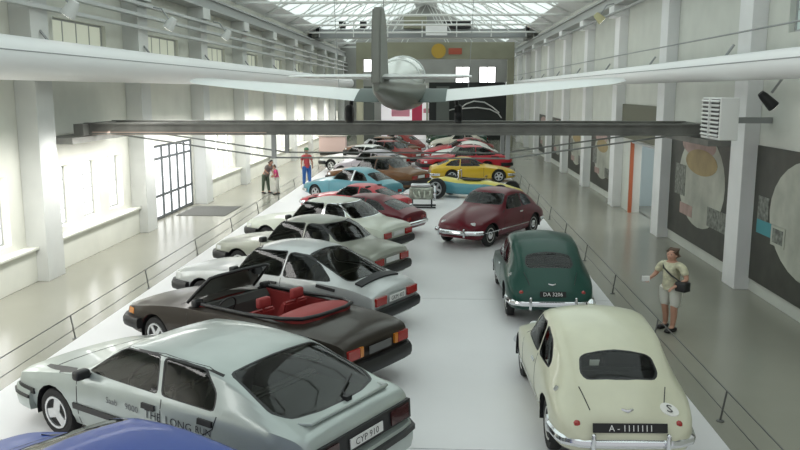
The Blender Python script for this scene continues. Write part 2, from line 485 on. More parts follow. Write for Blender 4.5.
SHSON = [(1.95,.25,.44,.50,.52,.4,.03),(1.8,.2,.50,.58,.66,.5,.04),(1.35,.16,.60,.70,.74,.5,.06),(.75,.15,.68,.80,.75,.54,.06),(.5,.15,.70,.84,.75,.55,.06),
         (-.05,.15,.72,1.14,.75,.47,.05),(-.5,.15,.73,1.17,.75,.47,.05),(-1.1,.16,.73,1.03,.75,.46,.05),(-1.7,.2,.68,.80,.72,.48,.04),(-1.9,.24,.62,.72,.68,.5,.03),(-1.95,.3,.54,.62,.62,.48,.03)]

def sc(st, kx=1, kz=1, kw=1): return [(a*kx,b*kz,c*kz,d*kz,w*kw,r*kw,q*kz) for a,b,c,d,w,r,q in st]

def place(name, label, group, x, y, hd, cat='car', z=PZ):
    return empty(name, (x,y,z), math.radians(hd), label, cat, group)

# ---- silver five-door hatchback
def hatch9000(x, y, hd, pm, name, label, group, text=True, cowl=1.02):
    r = place(name, label, group, x, y, hd); sh = Shape([(cowl,*q[1:]) if q[0] == 1.02 else q for q in SH9000])
    W = [dict(proj='side',name='side_window',poly=[(.80,.985),(.32,1.315),(-.27,1.345),(-.37,.985)],r=.05),
         dict(proj='side',name='side_window',poly=[(-.46,.985),(-.36,1.345),(-.95,1.325),(-1.16,1.15),(-1.20,.985)],r=.05),
         dict(proj='end',sx=1,name='windscreen',xr=(.2,cowl+.03),poly=[(-.72,.97),(.72,.97),(.56,1.355),(-.56,1.355)],r=.06),
         dict(proj='top',name='rear_window',xr=(-2.3,-1.1),poly=[(-1.23,-.60),(-1.23,.60),(-1.85,.69),(-2.02,.60),(-2.10,.3),(-2.11,0),(-2.10,-.3),(-2.02,-.60),(-1.85,-.69)],r=.06,seal=.03)]
    car_body(r, sh, pm, W, [(1.42,.31,.365),(-1.25,.31,.365)], sub=3)
    wheels(r, sh, 1.42, -1.25, .31, 'alloy3', .115)
    bumper(r, sh, 2.37, 1, .24, .50, pm, .5, .05, .1, (.40,.45,BLACK))
    bumper(r, sh, -2.38, -1, .24, .56, pm, .75, .09, .14, (.45,.53,BLACK))
    side_strip(r, sh, [(1.02,.52),(-.84,.54)], .075, BLACK, 'side_moulding', .012, .014)
    side_strip(r, sh, [(2.2,.5),(1.80,.51)], .075, BLACK, 'side_moulding', .012, .014)
    side_strip(r, sh, [(1.0,.22),(-.86,.22)], .05, BLACK, 'sill_trim', .002, .006)
    seams(r, sh, [[(.95,.28),(.95,.90)],[(-.45,.26),(-.46,.94)],[(-.85,.52),(-1.22,.80),(-1.26,.94)],[(1.8,.8),(1.0,.905)]])
    handle(r, sh, -.28, .82, BLACK, .2, .06); handle(r, sh, -1.12, .85, BLACK, .2, .06)
    mirror_part(r, sh, .76, .97, BLACK)
    patch(r, 'bonnet_gap', lambda u,v,t:(u, v, sh.z(u,v)+t), 1.62, 1.635, -.7, .7, 1, 10, TRIM, .003)
    # rear panel
    patch(r, 'rear_panel', lambda u,v,t:(-2.375-t+.05*(v-.7), u, v), -.78, .78, .60, .82, 8, 2, BLACK, .03)
    for s in (1,-1):
        a, b = sorted((s*.42, s*.73))
        patch(r, 'tail_lamp', lambda u,v,t:(-2.39-t+.05*(v-.7), u, v), a, b, .63, .79, 2, 2, mat('smoked_lens',(.05,.012,.012),.15,coat=.6), .03)
        patch(r, 'headlamp', lambda u,v,t:(2.345+t-.1*abs(u)*abs(u), u, v), *sorted((s*.38,s*.68)), .50, .60, 3, 1, CLEAR, .015)
    patch(r, 'grille', lambda u,v,t:(2.35+t, u, v), -.3, .3, .48, .58, 2, 1, BLACK, .02)
    bm = nb(); tube(bm, [(-2.10,.62,.99),(-2.22,.60,1.005),(-2.245,0,1.02),(-2.22,-.60,1.005),(-2.10,-.62,.99)], .022, 8)
    obj('boot_spoiler', bm, pm, r, 60)
    side_strip(r, sh, [(.30,1.33),(-.3,1.365),(-.95,1.345),(-1.18,1.31)], .02, TRIM, 'roof_gutter', .002, .005)
    bm = nb(); tube(bm, [(-2.14,-.05,1.04),(-2.04,-.1,1.07),(-1.92,-.4,1.13)], .012, 6); box(bm, (-2.17,-.09,.99),(-2.11,-.01,1.06)); obj('rear_wiper', bm, BLACK, r)
    plate(r, -2.42, .70, .52, .11, 'CYP 910', tilt=0.05)
    # cabin
    dash = prism(nb(), [(1.0,.5),(1.0,.92),(.7,.95),(.55,.85),(.55,.55)], 'y', -.7, .7); obj('dashboard', dash, DARKIN, r)
    sm = mat('grey_cloth',(.10,.095,.09),.9)
    for s in (1,-1): seat(r, .12, s*.37, .5, sm)
    seat(r, -.78, 0, 1.25, sm, name='rear_seat', z0=.32)
    bxo('parcel_shelf', (-2.0,-.6,.90),(-1.25,.6,.93), DARKIN, r)
    steering(r, .45, .37, .86, BLACK)
    if text:
        ink = mat('grey_lettering',(.16,.16,.17),.6); ink2 = mat('dark_lettering',(.02,.02,.03),.6)
        for s, x0, z0, size, mm in (('Saab',.42,.70,.11,ink),('9000',.10,.70,.11,ink),('THE',-.22,.685,.14,ink2),('LONG',-.54,.685,.14,ink2),('RUN',-.98,.71,.11,ink2)):
            for sd in (1,-1):
                t = text_bm(s, size); L = max(v.co.x for v in t.verts)
                for v in t.verts:
                    X = x0-v.co.x if sd > 0 else x0-L+v.co.x
                    Z = z0+v.co.y; v.co = Vector((X, sd*(sh.y(X,Z)+.006), Z))
                obj('door_lettering', t, mm, r)
    return r

def sedanlike(kind, x, y, hd, pm, name, label, group, interior=True, cm=None, style='alloy', plate_txt=None, lens=True, seatm=None):
    """three-door hatchbacks and two-door saloons of the seventies and eighties"""
    r = place(name, label, group, x, y, hd)
    if kind == '900':
        st = SH900; xf, xr, wr = 1.52, -1.02, .30; f, b = 2.34, -2.34
        W = [dict(proj='side',name='side_window',poly=[(.64,.925),(.34,1.30),(-.42,1.335),(-.40,.925)],r=.05),
             dict(proj='side',name='side_window',poly=[(-.47,.925),(-.49,1.33),(-.85,1.29),(-1.12,1.18),(-1.48,.945)],r=.08),
             dict(proj='end',sx=1,name='windscreen',xr=(.2,.85),poly=[(-.70,.965),(.70,.965),(.57,1.335),(-.57,1.335)],r=.07),
             dict(proj='top',name='rear_window',xr=(-1.9,-.7),poly=[(-.86,-.50),(-.86,.50),(-1.72,.57),(-1.8,.5),(-1.82,0),(-1.8,-.5),(-1.72,-.57)],r=.08,seal=.03)]
    else:
        st = SH99; xf, xr, wr = 1.40, -1.07, .30; f, b = 2.18, -2.18
        W = [dict(proj='side',name='side_window',poly=[(.58,.93),(.30,1.32),(-.36,1.345),(-.36,.93)],r=.05),
             dict(proj='side',name='side_window',poly=[(-.43,.93),(-.43,1.345),(-.78,1.32),(-1.0,1.16),(-1.08,.95)],r=.08),
             dict(proj='end',sx=1,name='windscreen',xr=(.2,.8),poly=[(-.70,.98),(.70,.98),(.56,1.345),(-.56,1.345)],r=.07),
             dict(proj='end',sx=-1,name='rear_window',xr=(-1.45,-.6),poly=[(-.62,1.02),(.62,1.02),(.52,1.34),(-.52,1.34)],r=.07,seal=.03)]
    sh = Shape(st)
    car_body(r, sh, pm, W, [(xf,wr,.36),(xr,wr,.36)], sub=3, seal_m=cm or TRIM)
    wheels(r, sh, xf, xr, wr, style, .11)
    bumper(r, sh, f+.01, 1, .36, .54, BLACK, .5, .10, .12)
    bumper(r, sh, b-.01, -1, .36, .54, BLACK, .6, .10, .13)
    side_strip(r, sh, [(1.05,.50),(xr+.45,.50)], .045, BLACK if not cm else cm, 'side_moulding', .006, .01)
    seams(r, sh, [[(.72,.26),(.72,.88)],[(-.42,.26),(-.43,.9)]])
    handle(r, sh, -.26, .80, cm or BLACK, .18, .045)
    mirror_part(r, sh, .60, .93, BLACK)
    zl = (.60,.74) if kind == '900' else (.58,.72)
    for s in (1,-1):
        tl = patch(r, 'tail_lamp', lambda u,v,t:(b-t-.004, u, v), *sorted((s*.34,s*.66)), zl[0], zl[1], 2, 2, REDL, .03)
        patch(r, 'headlamp', lambda u,v,t:(f+t-.01-.06*u*u, u, v), *sorted((s*.36,s*.66)), .56, .68, 3, 1, CLEAR, .015)
        side_strip(r, sh, [(f-.12,.62),(f-.26,.62)], .09, CLEAR, 'turn_indicator', .004, .01, (s,))
    patch(r, 'grille', lambda u,v,t:(f+t-.01, u, v), -.33, .33, .56, .67, 2, 1, BLACK, .02)
    if kind == '900':
        side_strip(r, sh, [(-1.22,.86),(-1.62,.82)], .05, BLACK, 'vent_grille', .004, .01)
        patch(r, 'boot_spoiler', lambda u,v,t:(u, v, sh.z(u,v)+t), -2.02, -1.88, -.58, .58, 2, 8, TRIM, .03)
    plate(r, b-.03, .66, .5, .11, plate_txt)
    dash = prism(nb(), [(.7,.5),(.7,.90),(.48,.93),(.38,.83),(.38,.55)], 'y', -.66, .66); obj('dashboard', dash, DARKIN, r)
    sm = seatm or mat('brown_cloth',(.10,.085,.06),.9)
    for s in (1,-1): seat(r, 0, s*.36, .48, sm)
    seat(r, -.82, 0, 1.2, sm, name='rear_seat', z0=.3)
    steering(r, .3, .36, .84, BLACK)
    return r, sh

def convertible(x, y, hd, pm, name, label, group):
    r = place(name, label, group, x, y, hd); sh = Shape(SHCONV)
    red = mat('red_leather',(.30,.035,.035),.55)
    ck = [(.62,-.68),(.62,.68),(-1.12,.64),(-1.12,-.64)]
    car_body(r, sh, pm, [], [(1.52,.30,.36),(-1.02,.30,.36)], sub=3, cockpit=ck, lining=red)
    wheels(r, sh, 1.52, -1.02, .30, 'alloy', .11)
    bumper(r, sh, 2.35, 1, .36, .54, BLACK, .5, .10, .12); bumper(r, sh, -2.35, -1, .34, .54, BLACK, .6, .10, .13)
    side_strip(r, sh, [(1.05,.50),(-.58,.50)], .05, BLACK, 'side_moulding', .006, .01)
    seams(r, sh, [[(.72,.26),(.72,.88)],[(-.55,.26),(-.56,.9)]]); handle(r, sh, -.38, .80, BLACK, .18, .045); mirror_part(r, sh, .58, .95, BLACK)
    for s in (1,-1):
        patch(r, 'tail_lamp', lambda u,v,t:(-2.345-t, u, v), *sorted((s*.44,s*.68)), .60, .74, 2, 2, REDL, .03)
        patch(r, 'turn_indicator', lambda u,v,t:(-2.345-t, u, v), *sorted((s*.36,s*.43)), .60, .74, 1, 1, AMB, .03)
        patch(r, 'headlamp', lambda u,v,t:(2.33+t-.06*u*u, u, v), *sorted((s*.36,s*.66)), .56, .68, 3, 1, CLEAR, .015)
        side_strip(r, sh, [(2.22,.62),(2.06,.62)], .09, AMB, 'turn_indicator', .004, .01, (s,))
    patch(r, 'grille', lambda u,v,t:(2.33+t, u, v), -.33, .33, .56, .67, 2, 1, BLACK, .02)
    plate(r, -2.385, .66, .5, .11, '', bgm=mat('plate_grey',(.12,.12,.12),.5))
    patch(r, 'bonnet_stripe_gap', lambda u,v,t:(u, v, sh.z(u,v)+t), .99, 1.0, -.7, .7, 1, 10, TRIM, .003)
    # windscreen and frame
    fr = [(.84,.70,.93),(.62,.665,1.14),(.40,.61,1.35),(.36,.5,1.375),(.335,0,1.39),(.36,-.5,1.375),(.40,-.61,1.35),(.62,-.665,1.14),(.84,-.70,.93)]
    wf = obj('windscreen_frame', tube(nb(), fr, .028, 8), BLACK, r, 60)
    g = nb(); G = {}
    for i in range(9):
        for j in range(5):
            t = j/4; y = (-1+2*i/8)*(.69-.10*t); xx = .85-.47*t+.08*(1-(y/.7)**2)*(1-t*.6)-.03
            G[i,j] = g.verts.new((xx, y, .94+.43*t))
    for i in range(8):
        for j in range(4): g.faces.new([G[i,j],G[i+1,j],G[i+1,j+1],G[i,j+1]])
    obj('windscreen', g, CLRGL, r, 60)
    # cabin
    bxo('cabin_floor', (-1.12,-.68,.22),(.75,.68,.26), mat('dark_carpet',(.06,.02,.02),.9), r)
    dash = prism(nb(), [(.75,.5),(.75,.90),(.5,.93),(.42,.83),(.42,.55)], 'y', -.66, .66); obj('dashboard', dash, DARKIN, r)
    for s in (1,-1): seat(r, .02, s*.36, .50, red, red)
    seat(r, -.72, 0, 1.15, red, name='rear_seat', z0=.3)
    for s in (1,-1): obj('door_card', box(nb(), (-1.1,s*.70-.03,.4),(.6,s*.70+.03,.93),0,.02), red, r)
    obj('gear_console', box(nb(), (-.3,-.09,.26),(.5,.09,.5),0,.03), BLACK, r)
    steering(r, .34, .36, .86, BLACK)
    # folded hood under its red cover, wrapping the back of the cockpit
    pts = [(.5,.715,.955),(-.45,.725,.965),(-.8,.72,.985),(-1.15,.68,1.0),(-1.42,.55,1.01),(-1.5,.3,1.015),(-1.52,0,1.02),(-1.5,-.3,1.015),(-1.42,-.55,1.01),(-1.15,-.68,1.0),(-.8,-.72,.985),(-.45,-.725,.965),(.5,-.715,.955)]
    obj('cockpit_rim', tube(nb(), pts, .03, 8), TRIM, r, 60)
    bm = nb(); R = []
    for x, w_, z in ((-.86,.66,.90),(-.95,.66,1.0),(-1.1,.655,1.03),(-1.3,.60,1.05),(-1.42,.52,1.04),(-1.5,.3,1.0)):
        R.append([bm.verts.new((x, w_*q/5, z-.05*(q/5)**2)) for q in range(-5,6)]+[bm.verts.new((x, w_*q/5, z-.12)) for q in range(5,-6,-1)])
    n = len(R[0])
    for A, B in zip(R, R[1:]):
        for k in range(n): bm.faces.new([A[k],A[(k+1)%n],B[(k+1)%n],B[k]])
    bm.faces.new(R[0]); bm.faces.new(R[-1])
    obj('hood_cover', bm, red, r, 40)
    return r

def beetleback(x, y, hd, pm, name, label, group, front_seen=False, ptxt='', plated=True, bump_gap=False, sticker=False, lum=TRIM):
    """teardrop two-door saloon of the fifties"""
    r = place(name, label, group, x, y, hd); sh = Shape(SH92)
    W = [dict(proj='side',name='side_window',poly=[(.44,.93),(.16,1.25),(-.36,1.29),(-.40,.93)],r=.07),
         dict(proj='side',name='side_window',poly=[(-.47,.94),(-.44,1.285),(-.78,1.20),(-1.0,1.02),(-1.02,.94)],r=.08),
         dict(proj='end',sx=1,name='windscreen',xr=(.15,.7),poly=[(-.62,1.05),(.62,1.05),(.53,1.32),(-.53,1.32)],r=.09),
         dict(proj='top',name='rear_window',xr=(-1.65,-.5),poly=[(-1.24,-.39),(-1.21,-.32),(-1.20,0),(-1.21,.32),(-1.24,.39),(-1.43,.42),(-1.52,.36),(-1.54,0),(-1.52,-.36),(-1.43,-.42)],r=.06,seal=.025)]
    car_body(r, sh, pm, W, [(1.25,.31,.35),(-1.18,.31,.35)], sub=4, seal_m=lum, sharp=60)
    wheels(r, sh, 1.25, -1.18, .31, 'cap', .12, .15)
    bumper(r, sh, 1.99, 1, .36, .48, CHROME, .3, .10, .06, ty='chrome')
    rb = bumper(r, sh, -1.99, -1, .36, .48, CHROME, .5, .045, .06, ty='chrome')
    for xx, s2 in ((-2.05,-1),(2.10,1)):
        for s in (1,-1):
            obj('bumper_guard', box(nb(), (xx-.03,s*.40-.025,.32),(xx+.03,s*.40+.025,.56),0,.02), CHROME, r, 60)
    side_strip(r, sh, [(1.6,.40),(.85,.42)], .02, CHROME, 'side_moulding', .004, .008)
    side_strip(r, sh, [(.8,.42),(-.8,.42)], .02, CHROME, 'side_moulding', .004, .008)
    seams(r, sh, [[(.62,.26),(.62,.86),(.5,.92)],[(-.43,.26),(-.44,.92)]])
    handle(r, sh, -.30, .80, CHROME, .16, .03)
    for s in (1,-1):
        bm = lathe(nb(), [(.085,-.08),(.09,.03),(.075,.045),(.01,.06)], 16, 'x', 0, (1.74,s*.46,.60)); obj('headlamp', bm, [CLEAR], r, 40)
        bm = lathe(nb(), [(.045,.05),(.045,-.03),(.03,-.055),(.005,-.06)], 12, 'x', 0, (-1.86,s*.55,.60)); obj('tail_lamp', bm, REDL, r, 40)
        # little chrome petrol cap / handle on the tail flank
    bm = nb(); tube(bm, [(-1.42,.66,.80),(-1.44,.71,.84)], .035, 10); obj('fuel_cap', bm, CHROME, r, 50)
    patch(r, 'grille', lambda u,v,t:(1.96+t, u, v), -.24, .24, .36, .48, 4, 2, CHROME, .03)
    # boot lid outline
    for s in (1,-1):
        bm = nb(); P = [(xx, s*(.48-.02*k), sh.z(xx, .48-.02*k)+.002) for k, xx in enumerate((-1.58,-1.64,-1.70,-1.76,-1.82))]
        tube(bm, P, .006, 5); obj('boot_gap', bm, TRIM, r)
    bm = nb(); tube(bm, [(-1.83,-.06,.745),(-1.86,0,.735),(-1.83,.06,.745)], .022, 6); obj('boot_handle', bm, CHROME, r, 60)
    if plated:
        blk = mat('plate_black',(.012,.012,.012),.5); wt = mat('plate_white_ink',(.8,.8,.78),.5)
        plate(r, -1.985, .60, (.80 if sticker else .46), .10, ptxt, bgm=blk, txm=wt, tilt=.25)
    if sticker:
        # oval country sticker on the tail
        wt = mat('sticker_white',(.85,.85,.8),.5)
        cx, cy = -1.80, -.47
        bm = nb(); R = []
        for k in range(20):
            a = 2*PI*k/20; xx, yy = cx+.055*math.cos(a), cy+.105*math.sin(a); R.append(bm.verts.new((xx, yy, sh.z(xx,yy)+.012)))
        bm.faces.new(R)
        ext = bmesh.ops.extrude_face_region(bm, geom=list(bm.faces)); bmesh.ops.translate(bm, vec=(0,0,-.012), verts=[v for v in ext['geom'] if isinstance(v, bmesh.types.BMVert)])
        st_ = obj('country_sticker', bm, wt, r)
        t = text_bm('S', .13)
        us=[v.co.x for v in t.verts]; vs=[v.co.y for v in t.verts]; cu,cv=(min(us)+max(us))/2,(min(vs)+max(vs))/2
        for v in t.verts:
            xx, yy = cx+(v.co.y-cv)*.75, cy-(v.co.x-cu)*1.3; v.co = Vector((xx,yy,sh.z(xx,yy)+.018))
        obj('sticker_letter', t, PLATETX, st_)
    if sticker: obj('roof_ornament', lathe(nb(), [(.05,0),(.055,.03),(.03,.07),(.005,.08)], 12, 'z', 0, (.12,-.02,sh.z(.12,0)-.005)), CHROME, r, 40)
    dash = prism(nb(), [(.6,.5),(.6,.95),(.45,.97),(.38,.85),(.38,.55)], 'y', -.62, .62); obj('dashboard', dash, DARKIN, r)
    seat(r, .05, .33, .5, DARKIN, tilt=.1); seat(r, .05, -.33, .5, DARKIN, tilt=.1); seat(r, -.7, 0, 1.1, DARKIN, name='rear_seat', z0=.3, tilt=.1)
    steering(r, .3, .33, .88, BLACK)
    return r, sh

def sports(x, y, hd, pm, name, label, group, kz=1., stripe=None, kx=1.):
    r = place(name, label, group, x, y, hd); st = sc(SHSON, kx, kz); sh = Shape(st)
    W = [dict(proj='side',name='side_window',poly=[(.30*kx,.78*kz),(-.05,1.07*kz),(-.55*kx,1.09*kz),(-.60*kx,.78*kz)],r=.05),
         dict(proj='side',name='side_window',poly=[(-.68*kx,.79*kz),(-.63*kx,1.08*kz),(-1.0*kx,.99*kz),(-1.3*kx,.80*kz)],r=.07),
         dict(proj='end',sx=1,name='windscreen',xr=(-.1,.6*kx),poly=[(-.6,.85*kz),(.6,.85*kz),(.44,1.11*kz),(-.44,1.11*kz)],r=.07),
         dict(proj='top',name='rear_window',xr=(-1.75*kx,-.9*kx),poly=[(-1.12*kx,-.40),(-1.12*kx,.40),(-1.62*kx,.44),(-1.62*kx,-.44)],r=.08)]
    car_body(r, sh, pm, W, [(1.15*kx,.29,.34),(-1.0*kx,.29,.34)], sub=2)
    wheels(r, sh, 1.15*kx, -1.0*kx, .29, 'alloy', .1, .17)
    bumper(r, sh, 1.96*kx, 1, .30, .42, CHROME, .4, .05, .05, ty='chrome'); bumper(r, sh, -1.96*kx, -1, .32, .44, CHROME, .4, .06, .05, ty='chrome')
    for s in (1,-1):
        patch(r, 'tail_lamp', lambda u,v,t:(-1.94*kx-t, u, v), *sorted((s*.3,s*.52)), .48, .58, 2, 1, REDL, .02)
        patch(r, 'headlamp', lambda u,v,t:(1.90*kx+t, u, v), *sorted((s*.25,s*.45)), .38, .48, 2, 1, CLEAR, .02)
    seams(r, sh, [[(.45,.25),(.45,.7*kz)],[(-.62*kx,.25),(-.62*kx,.72*kz)]])
    if stripe: side_strip(r, sh, [(-.62*kx,.76*kz),(-.62*kx,1.1*kz)], .07, stripe, 'pillar_stripe', .006, .008)
    for s in (1,-1): seat(r, -.3, s*.33, .46, DARKIN, tilt=.2, z0=.18)
    steering(r, .1, .33, .72, BLACK)
    return r

# ------------------------------------------------------------------ the setting
def structure(name, bm, m, parent=None, smooth=None):
    o = obj(name, bm, m, parent, smooth)
    if parent is None: o['kind'] = 'structure'
    return o
FLOORM = mat('polished_floor', (.30,.295,.245), .22, noise=.06, nscale=.35, spec=.5)
structure('floor', box(nb(), (XL-.4,-1.5,-.2),(XR+.4,YE+.4,0)), FLOORM)
PLATM = mat('platform_paint', (.80,.79,.80), .35, noise=.04, nscale=.5)
PX0, PX1 = -6.15, 3.45
pb = nb()
for k in range(10):      # painted boards laid in long sheets, hairline joints between
    y0 = 2.0+k*6.9
    box(pb, (PX0, y0, 0), (PX1, min(y0+6.88, 70), PZ))
structure('platform', pb, PLATM)

PITCH = 6.3; PY = [11.45+PITCH*k for k in range(11)]
# left wall: solid with window openings
def wall_with_holes(name, X0, X1, holes, z0, z1, y0, y1, m):
    """holes: (ya,yb,za,zb)"""
    ys = sorted({y0,y1} | {h[0] for h in holes} | {h[1] for h in holes}); zs = sorted({z0,z1} | {h[2] for h in holes} | {h[3] for h in holes})
    bm = nb()
    def solid(a, b, c, d):
        return not any(h[0]-1e-6 <= a and b <= h[1]+1e-6 and h[2]-1e-6 <= c and d <= h[3]+1e-6 for h in holes)
    for a, b in zip(ys, ys[1:]):
        run = None
        for c, d in zip(zs, zs[1:]):
            if solid(a,b,c,d):
                run = (run[0], d) if run else (c, d)
            else:
                if run: box(bm, (X0,a,run[0]), (X1,b,run[1]))
                run = None
        if run: box(bm, (X0,a,run[0]), (X1,b,run[1]))
    return structure(name, bm, m)
DAY = mat('daylight_glass', (.8,.82,.84), .3, emit=(1,.99,.97), estr=3.0)
DAYG = mat('clerestory_glass', (.42,.45,.36), .3, emit=(.80,.84,.68), estr=.35)
SKYL = mat('skylight_glass', (.6,.7,.68), .3, emit=(.88,.98,.96), estr=.85)
holesL = []; holesR = []; wn = [0]
bays = [(PY[k]+.4, PY[k+1]-.4) for k in range(10)]
bays = [(5.6, PY[0]-.4)] + bays
lowL = []; upL = []; upR = []
for k, (a, b) in enumerate(bays):
    L = b-a
    if k != 3:                                   # bay 3 holds the glass doors
        for q in range(3):
            c = a+L*(.2+.3*q); lowL.append((c-.5, c+.5, .95, 2.45))
    upL.append((a+1.2, b-1.2, 5.35, 6.05))
    if k < 2: upR.append((a+1.0, b-1.0, 5.4, 6.7))
DOORL = (bays[3][0]+.6, bays[3][1]-.1, 0, 2.5)
holesL = lowL+upL+[DOORL]
DOORR = (25.4, 28.6, 0, 2.55)
holesR = upR+[DOORR]
wall_with_holes('wall_left', XL-.35, XL, holesL, 0, 8.2, YN, YE, WHITE)
wall_with_holes('wall_right', XR, XR+.35, holesR, 0, 8.2, YN, YE, WHITE2)
FRAMEW = mat('window_frame_grey', (.42,.43,.43), .5); FRAMEB = mat('door_frame_dark',(.10,.11,.115),.45)
def window(hole, X, inward, rows, cols, gm, fm, th=.05, thick=.035):
    wn[0] += 1; ya,yb,za,zb = hole
    bm = nb(); box(bm, (X-thick,ya,za),(X+thick,ya+th,zb)); box(bm, (X-thick,yb-th,za),(X+thick,yb,zb)); box(bm, (X-thick,ya+th,zb-th),(X+thick,yb-th,zb)); box(bm, (X-thick,ya+th,za),(X+thick,yb-th,za+th))
    for i in range(1,cols): y=ya+(yb-ya)*i/cols; box(bm, (X-thick*.7,y-.018,za+th),(X+thick*.7,y+.018,zb-th))
    for i in range(1,rows): z=za+(zb-za)*i/rows; box(bm, (X-thick*.65,ya+th,z-.014),(X+thick*.65,yb-th,z+.014))
    w = structure('window_%d' % wn[0], bm, fm)
    obj('pane', box(nb(), (X-.01,ya+.02,za+.02),(X+.01,yb-.02,zb-.02)), gm, w)
    return w
for h in lowL: window(h, XL-.22, 1, 4, 2, DAY, FRAMEW)
for h in upL: window(h, XL-.15, 1, 1, 4, DAYG, FRAMEW)
for h in upR: window(h, XR+.15, -1, 3, 4, mat('green_clerestory',(.3,.38,.36),.3,emit=(.55,.68,.64),estr=.35), FRAMEW)
# sills / heater casings under the left windows
tn = 0
for k, (a, b) in enumerate(bays):
    if k == 3: continue
    tn += 1
    bm = box(nb(), (XL,a,0),(XL+.22,b,.74),0,.01); box(bm, (XL,a,.74),(XL+.30,b,.80),0,.01)
    structure('trim_%d' % tn, bm, WHITE)
tn += 1; structure('trim_%d' % tn, box(nb(), (XL,YN,3.25),(XL+.22,PY[0]-.4,3.4)), WHITE)
for k, y in enumerate(PY):
    bm = box(nb(), (XL,y-.4,0),(XL+.48,y+.4,6.9),0,.01); box(bm, (XL,y-.45,6.9),(XL+.62,y+.45,7.3),0,.01)
    structure('pillar', bm, PILL)
    bm = box(nb(), (XR-.32,y-.38,0),(XR,y+.38,6.9),0,.01); box(bm, (XR-.56,y-.43,6.9),(XR,y+.43,7.3),0,.01)
    structure('pillar', bm, mat('pillar_right',(.82,.82,.82),.75,noise=.04,nscale=1.5))  # lighter copy of the pillar plaster, brightening put into the colour
# crane runway rails on both walls, cable trays
for X0, X1, nm in ((XL,XL+.62,'left'),(XR-.56,XR,'right')):
    bm = box(nb(), (X0,YN,7.3),(X1,YE,7.38)); box(bm, (X0+.2,YN,7.38),(X1-.2,YE,7.72)); box(bm, (X0+.1,YN,7.72),(X1-.1,YE,7.80))
    tag(obj('crane_runway_beam', bm, mat('runway_grey',(.40,.41,.40),.5)), 'grey steel crane runway high along the %s wall' % nm, 'crane rail')
for k, (z, d, nm) in enumerate(((6.05,.50,'lowest'),(6.4,.50,'middle'),(6.72,.50,'topmost'))):
    bm = nb(); box(bm, (XL+d,YN,z),(XL+d+.18,YE,z+.02)); box(bm, (XL+d,YN,z+.02),(XL+d+.02,YE,z+.09)); box(bm, (XL+d+.16,YN,z+.02),(XL+d+.18,YE,z+.09))
    bmesh.ops.remove_doubles(bm, verts=bm.verts, dist=1e-4)
    tag(obj('cable_tray', bm, mat('tray_grey',(.52,.53,.52),.5)), '%s long grey cable tray above the left windows' % nm, 'cable tray')
bm = nb(); tube(bm, [(XR-.60,YN,7.0),(XR-.60,YE,7.0)], .05, 8)
tag(obj('conduit_pipe', bm, GREYST), 'thin grey pipe running under the right crane rail', 'pipe')
bm = nb(); tube(bm, [(XR-.46,YN,5.5),(XR-.46,YE,5.5)], .02, 6)
tag(obj('conduit_pipe', bm, GREYST), 'thin dark conduit across the upper right pillars', 'pipe')

# roof: two pitched slopes with skylight bands, trusses
XC = (XL+XR)/2; ZR = 12.2; ZE = 8.2
def slope_pt(x): return ZE+(ZR-ZE)*(1-abs(x-XC)/((XR-XL)/2))
bands = [(XL-.4,-6.9,0),(-6.9,-4.6,1),(-4.6,-2.0,0),(-2.0,-.74,1),(XC*2+2.0,XC*2+4.6,0),(XC*2+4.6,XC*2+6.9,1),(XC*2+6.9,XR+.4,0)]
bands = [(XL-.35,-8.5,0),(-8.5,XC-1.0,1),(XC-1.0,XC,0),(XC,XC+1.0,0),(XC+1.0,XC*2+8.5,1),(XC*2+8.5,XR+.35,0)]
cb = nb()
for a, b, g in bands:
    poly = [(a,slope_pt(a)),(b,slope_pt(b)),(b,slope_pt(b)+.12),(a,slope_pt(a)+.12)]
    if g == 0: prism(cb, poly, 'y', YN, YE)
structure('ceiling', cb, CEILM)
for a, b, g in bands:
    if g:
        wn[0] += 1
        bm = nb()
        for k in range(24):
            y0 = YN+(YE-YN)*k/24
            prism(bm, [(a,slope_pt(a)+.0),(b,slope_pt(b)+.0),(b,slope_pt(b)+.1),(a,slope_pt(a)+.1)], 'y', y0, y0+.12)
        w = structure('window_%d' % wn[0], bm, STEELW)
        obj('pane', prism(nb(), [(a,slope_pt(a)+.05),(b,slope_pt(b)+.05),(b,slope_pt(b)+.08),(a,slope_pt(a)+.08)], 'y', YN, YE), SKYL, w)
for k, y in enumerate(PY):
    if k < 3: continue
    r = empty('roof_truss', (XC,y,ZE-.1), 0, 'white steel roof truss, %s counted from the near end of the hall' % ('first','second','third','fourth','fifth','sixth','seventh','eighth')[k-3], 'roof truss', 'roof trusses')
    hw = (XR-XL)/2-.1
    obj('bottom_chord', tube(nb(), [(-hw,0,.05),(hw,0,.05)], .07, 6), STEELW, r)
    for s in (1,-1): obj('top_chord', tube(nb(), [(s*hw,0,.1),(0,0,ZR-ZE-.1)], .07, 6), STEELW, r)
    n = 8
    for q in range(n):
        x0 = -hw+2*hw*q/n; x1 = -hw+2*hw*(q+1)/n
        h = lambda x:(ZR-ZE-.2)*(1-abs(x)/hw)
        a, b = ((x0,0,.05),(x1,0,h(x1)+.05)) if q < n/2 else ((x0,0,h(x0)+.05),(x1,0,.05))
        if q not in (0,n-1): obj('diagonal_bar', tube(nb(), [a,b], .035, 6), STEELW, r)
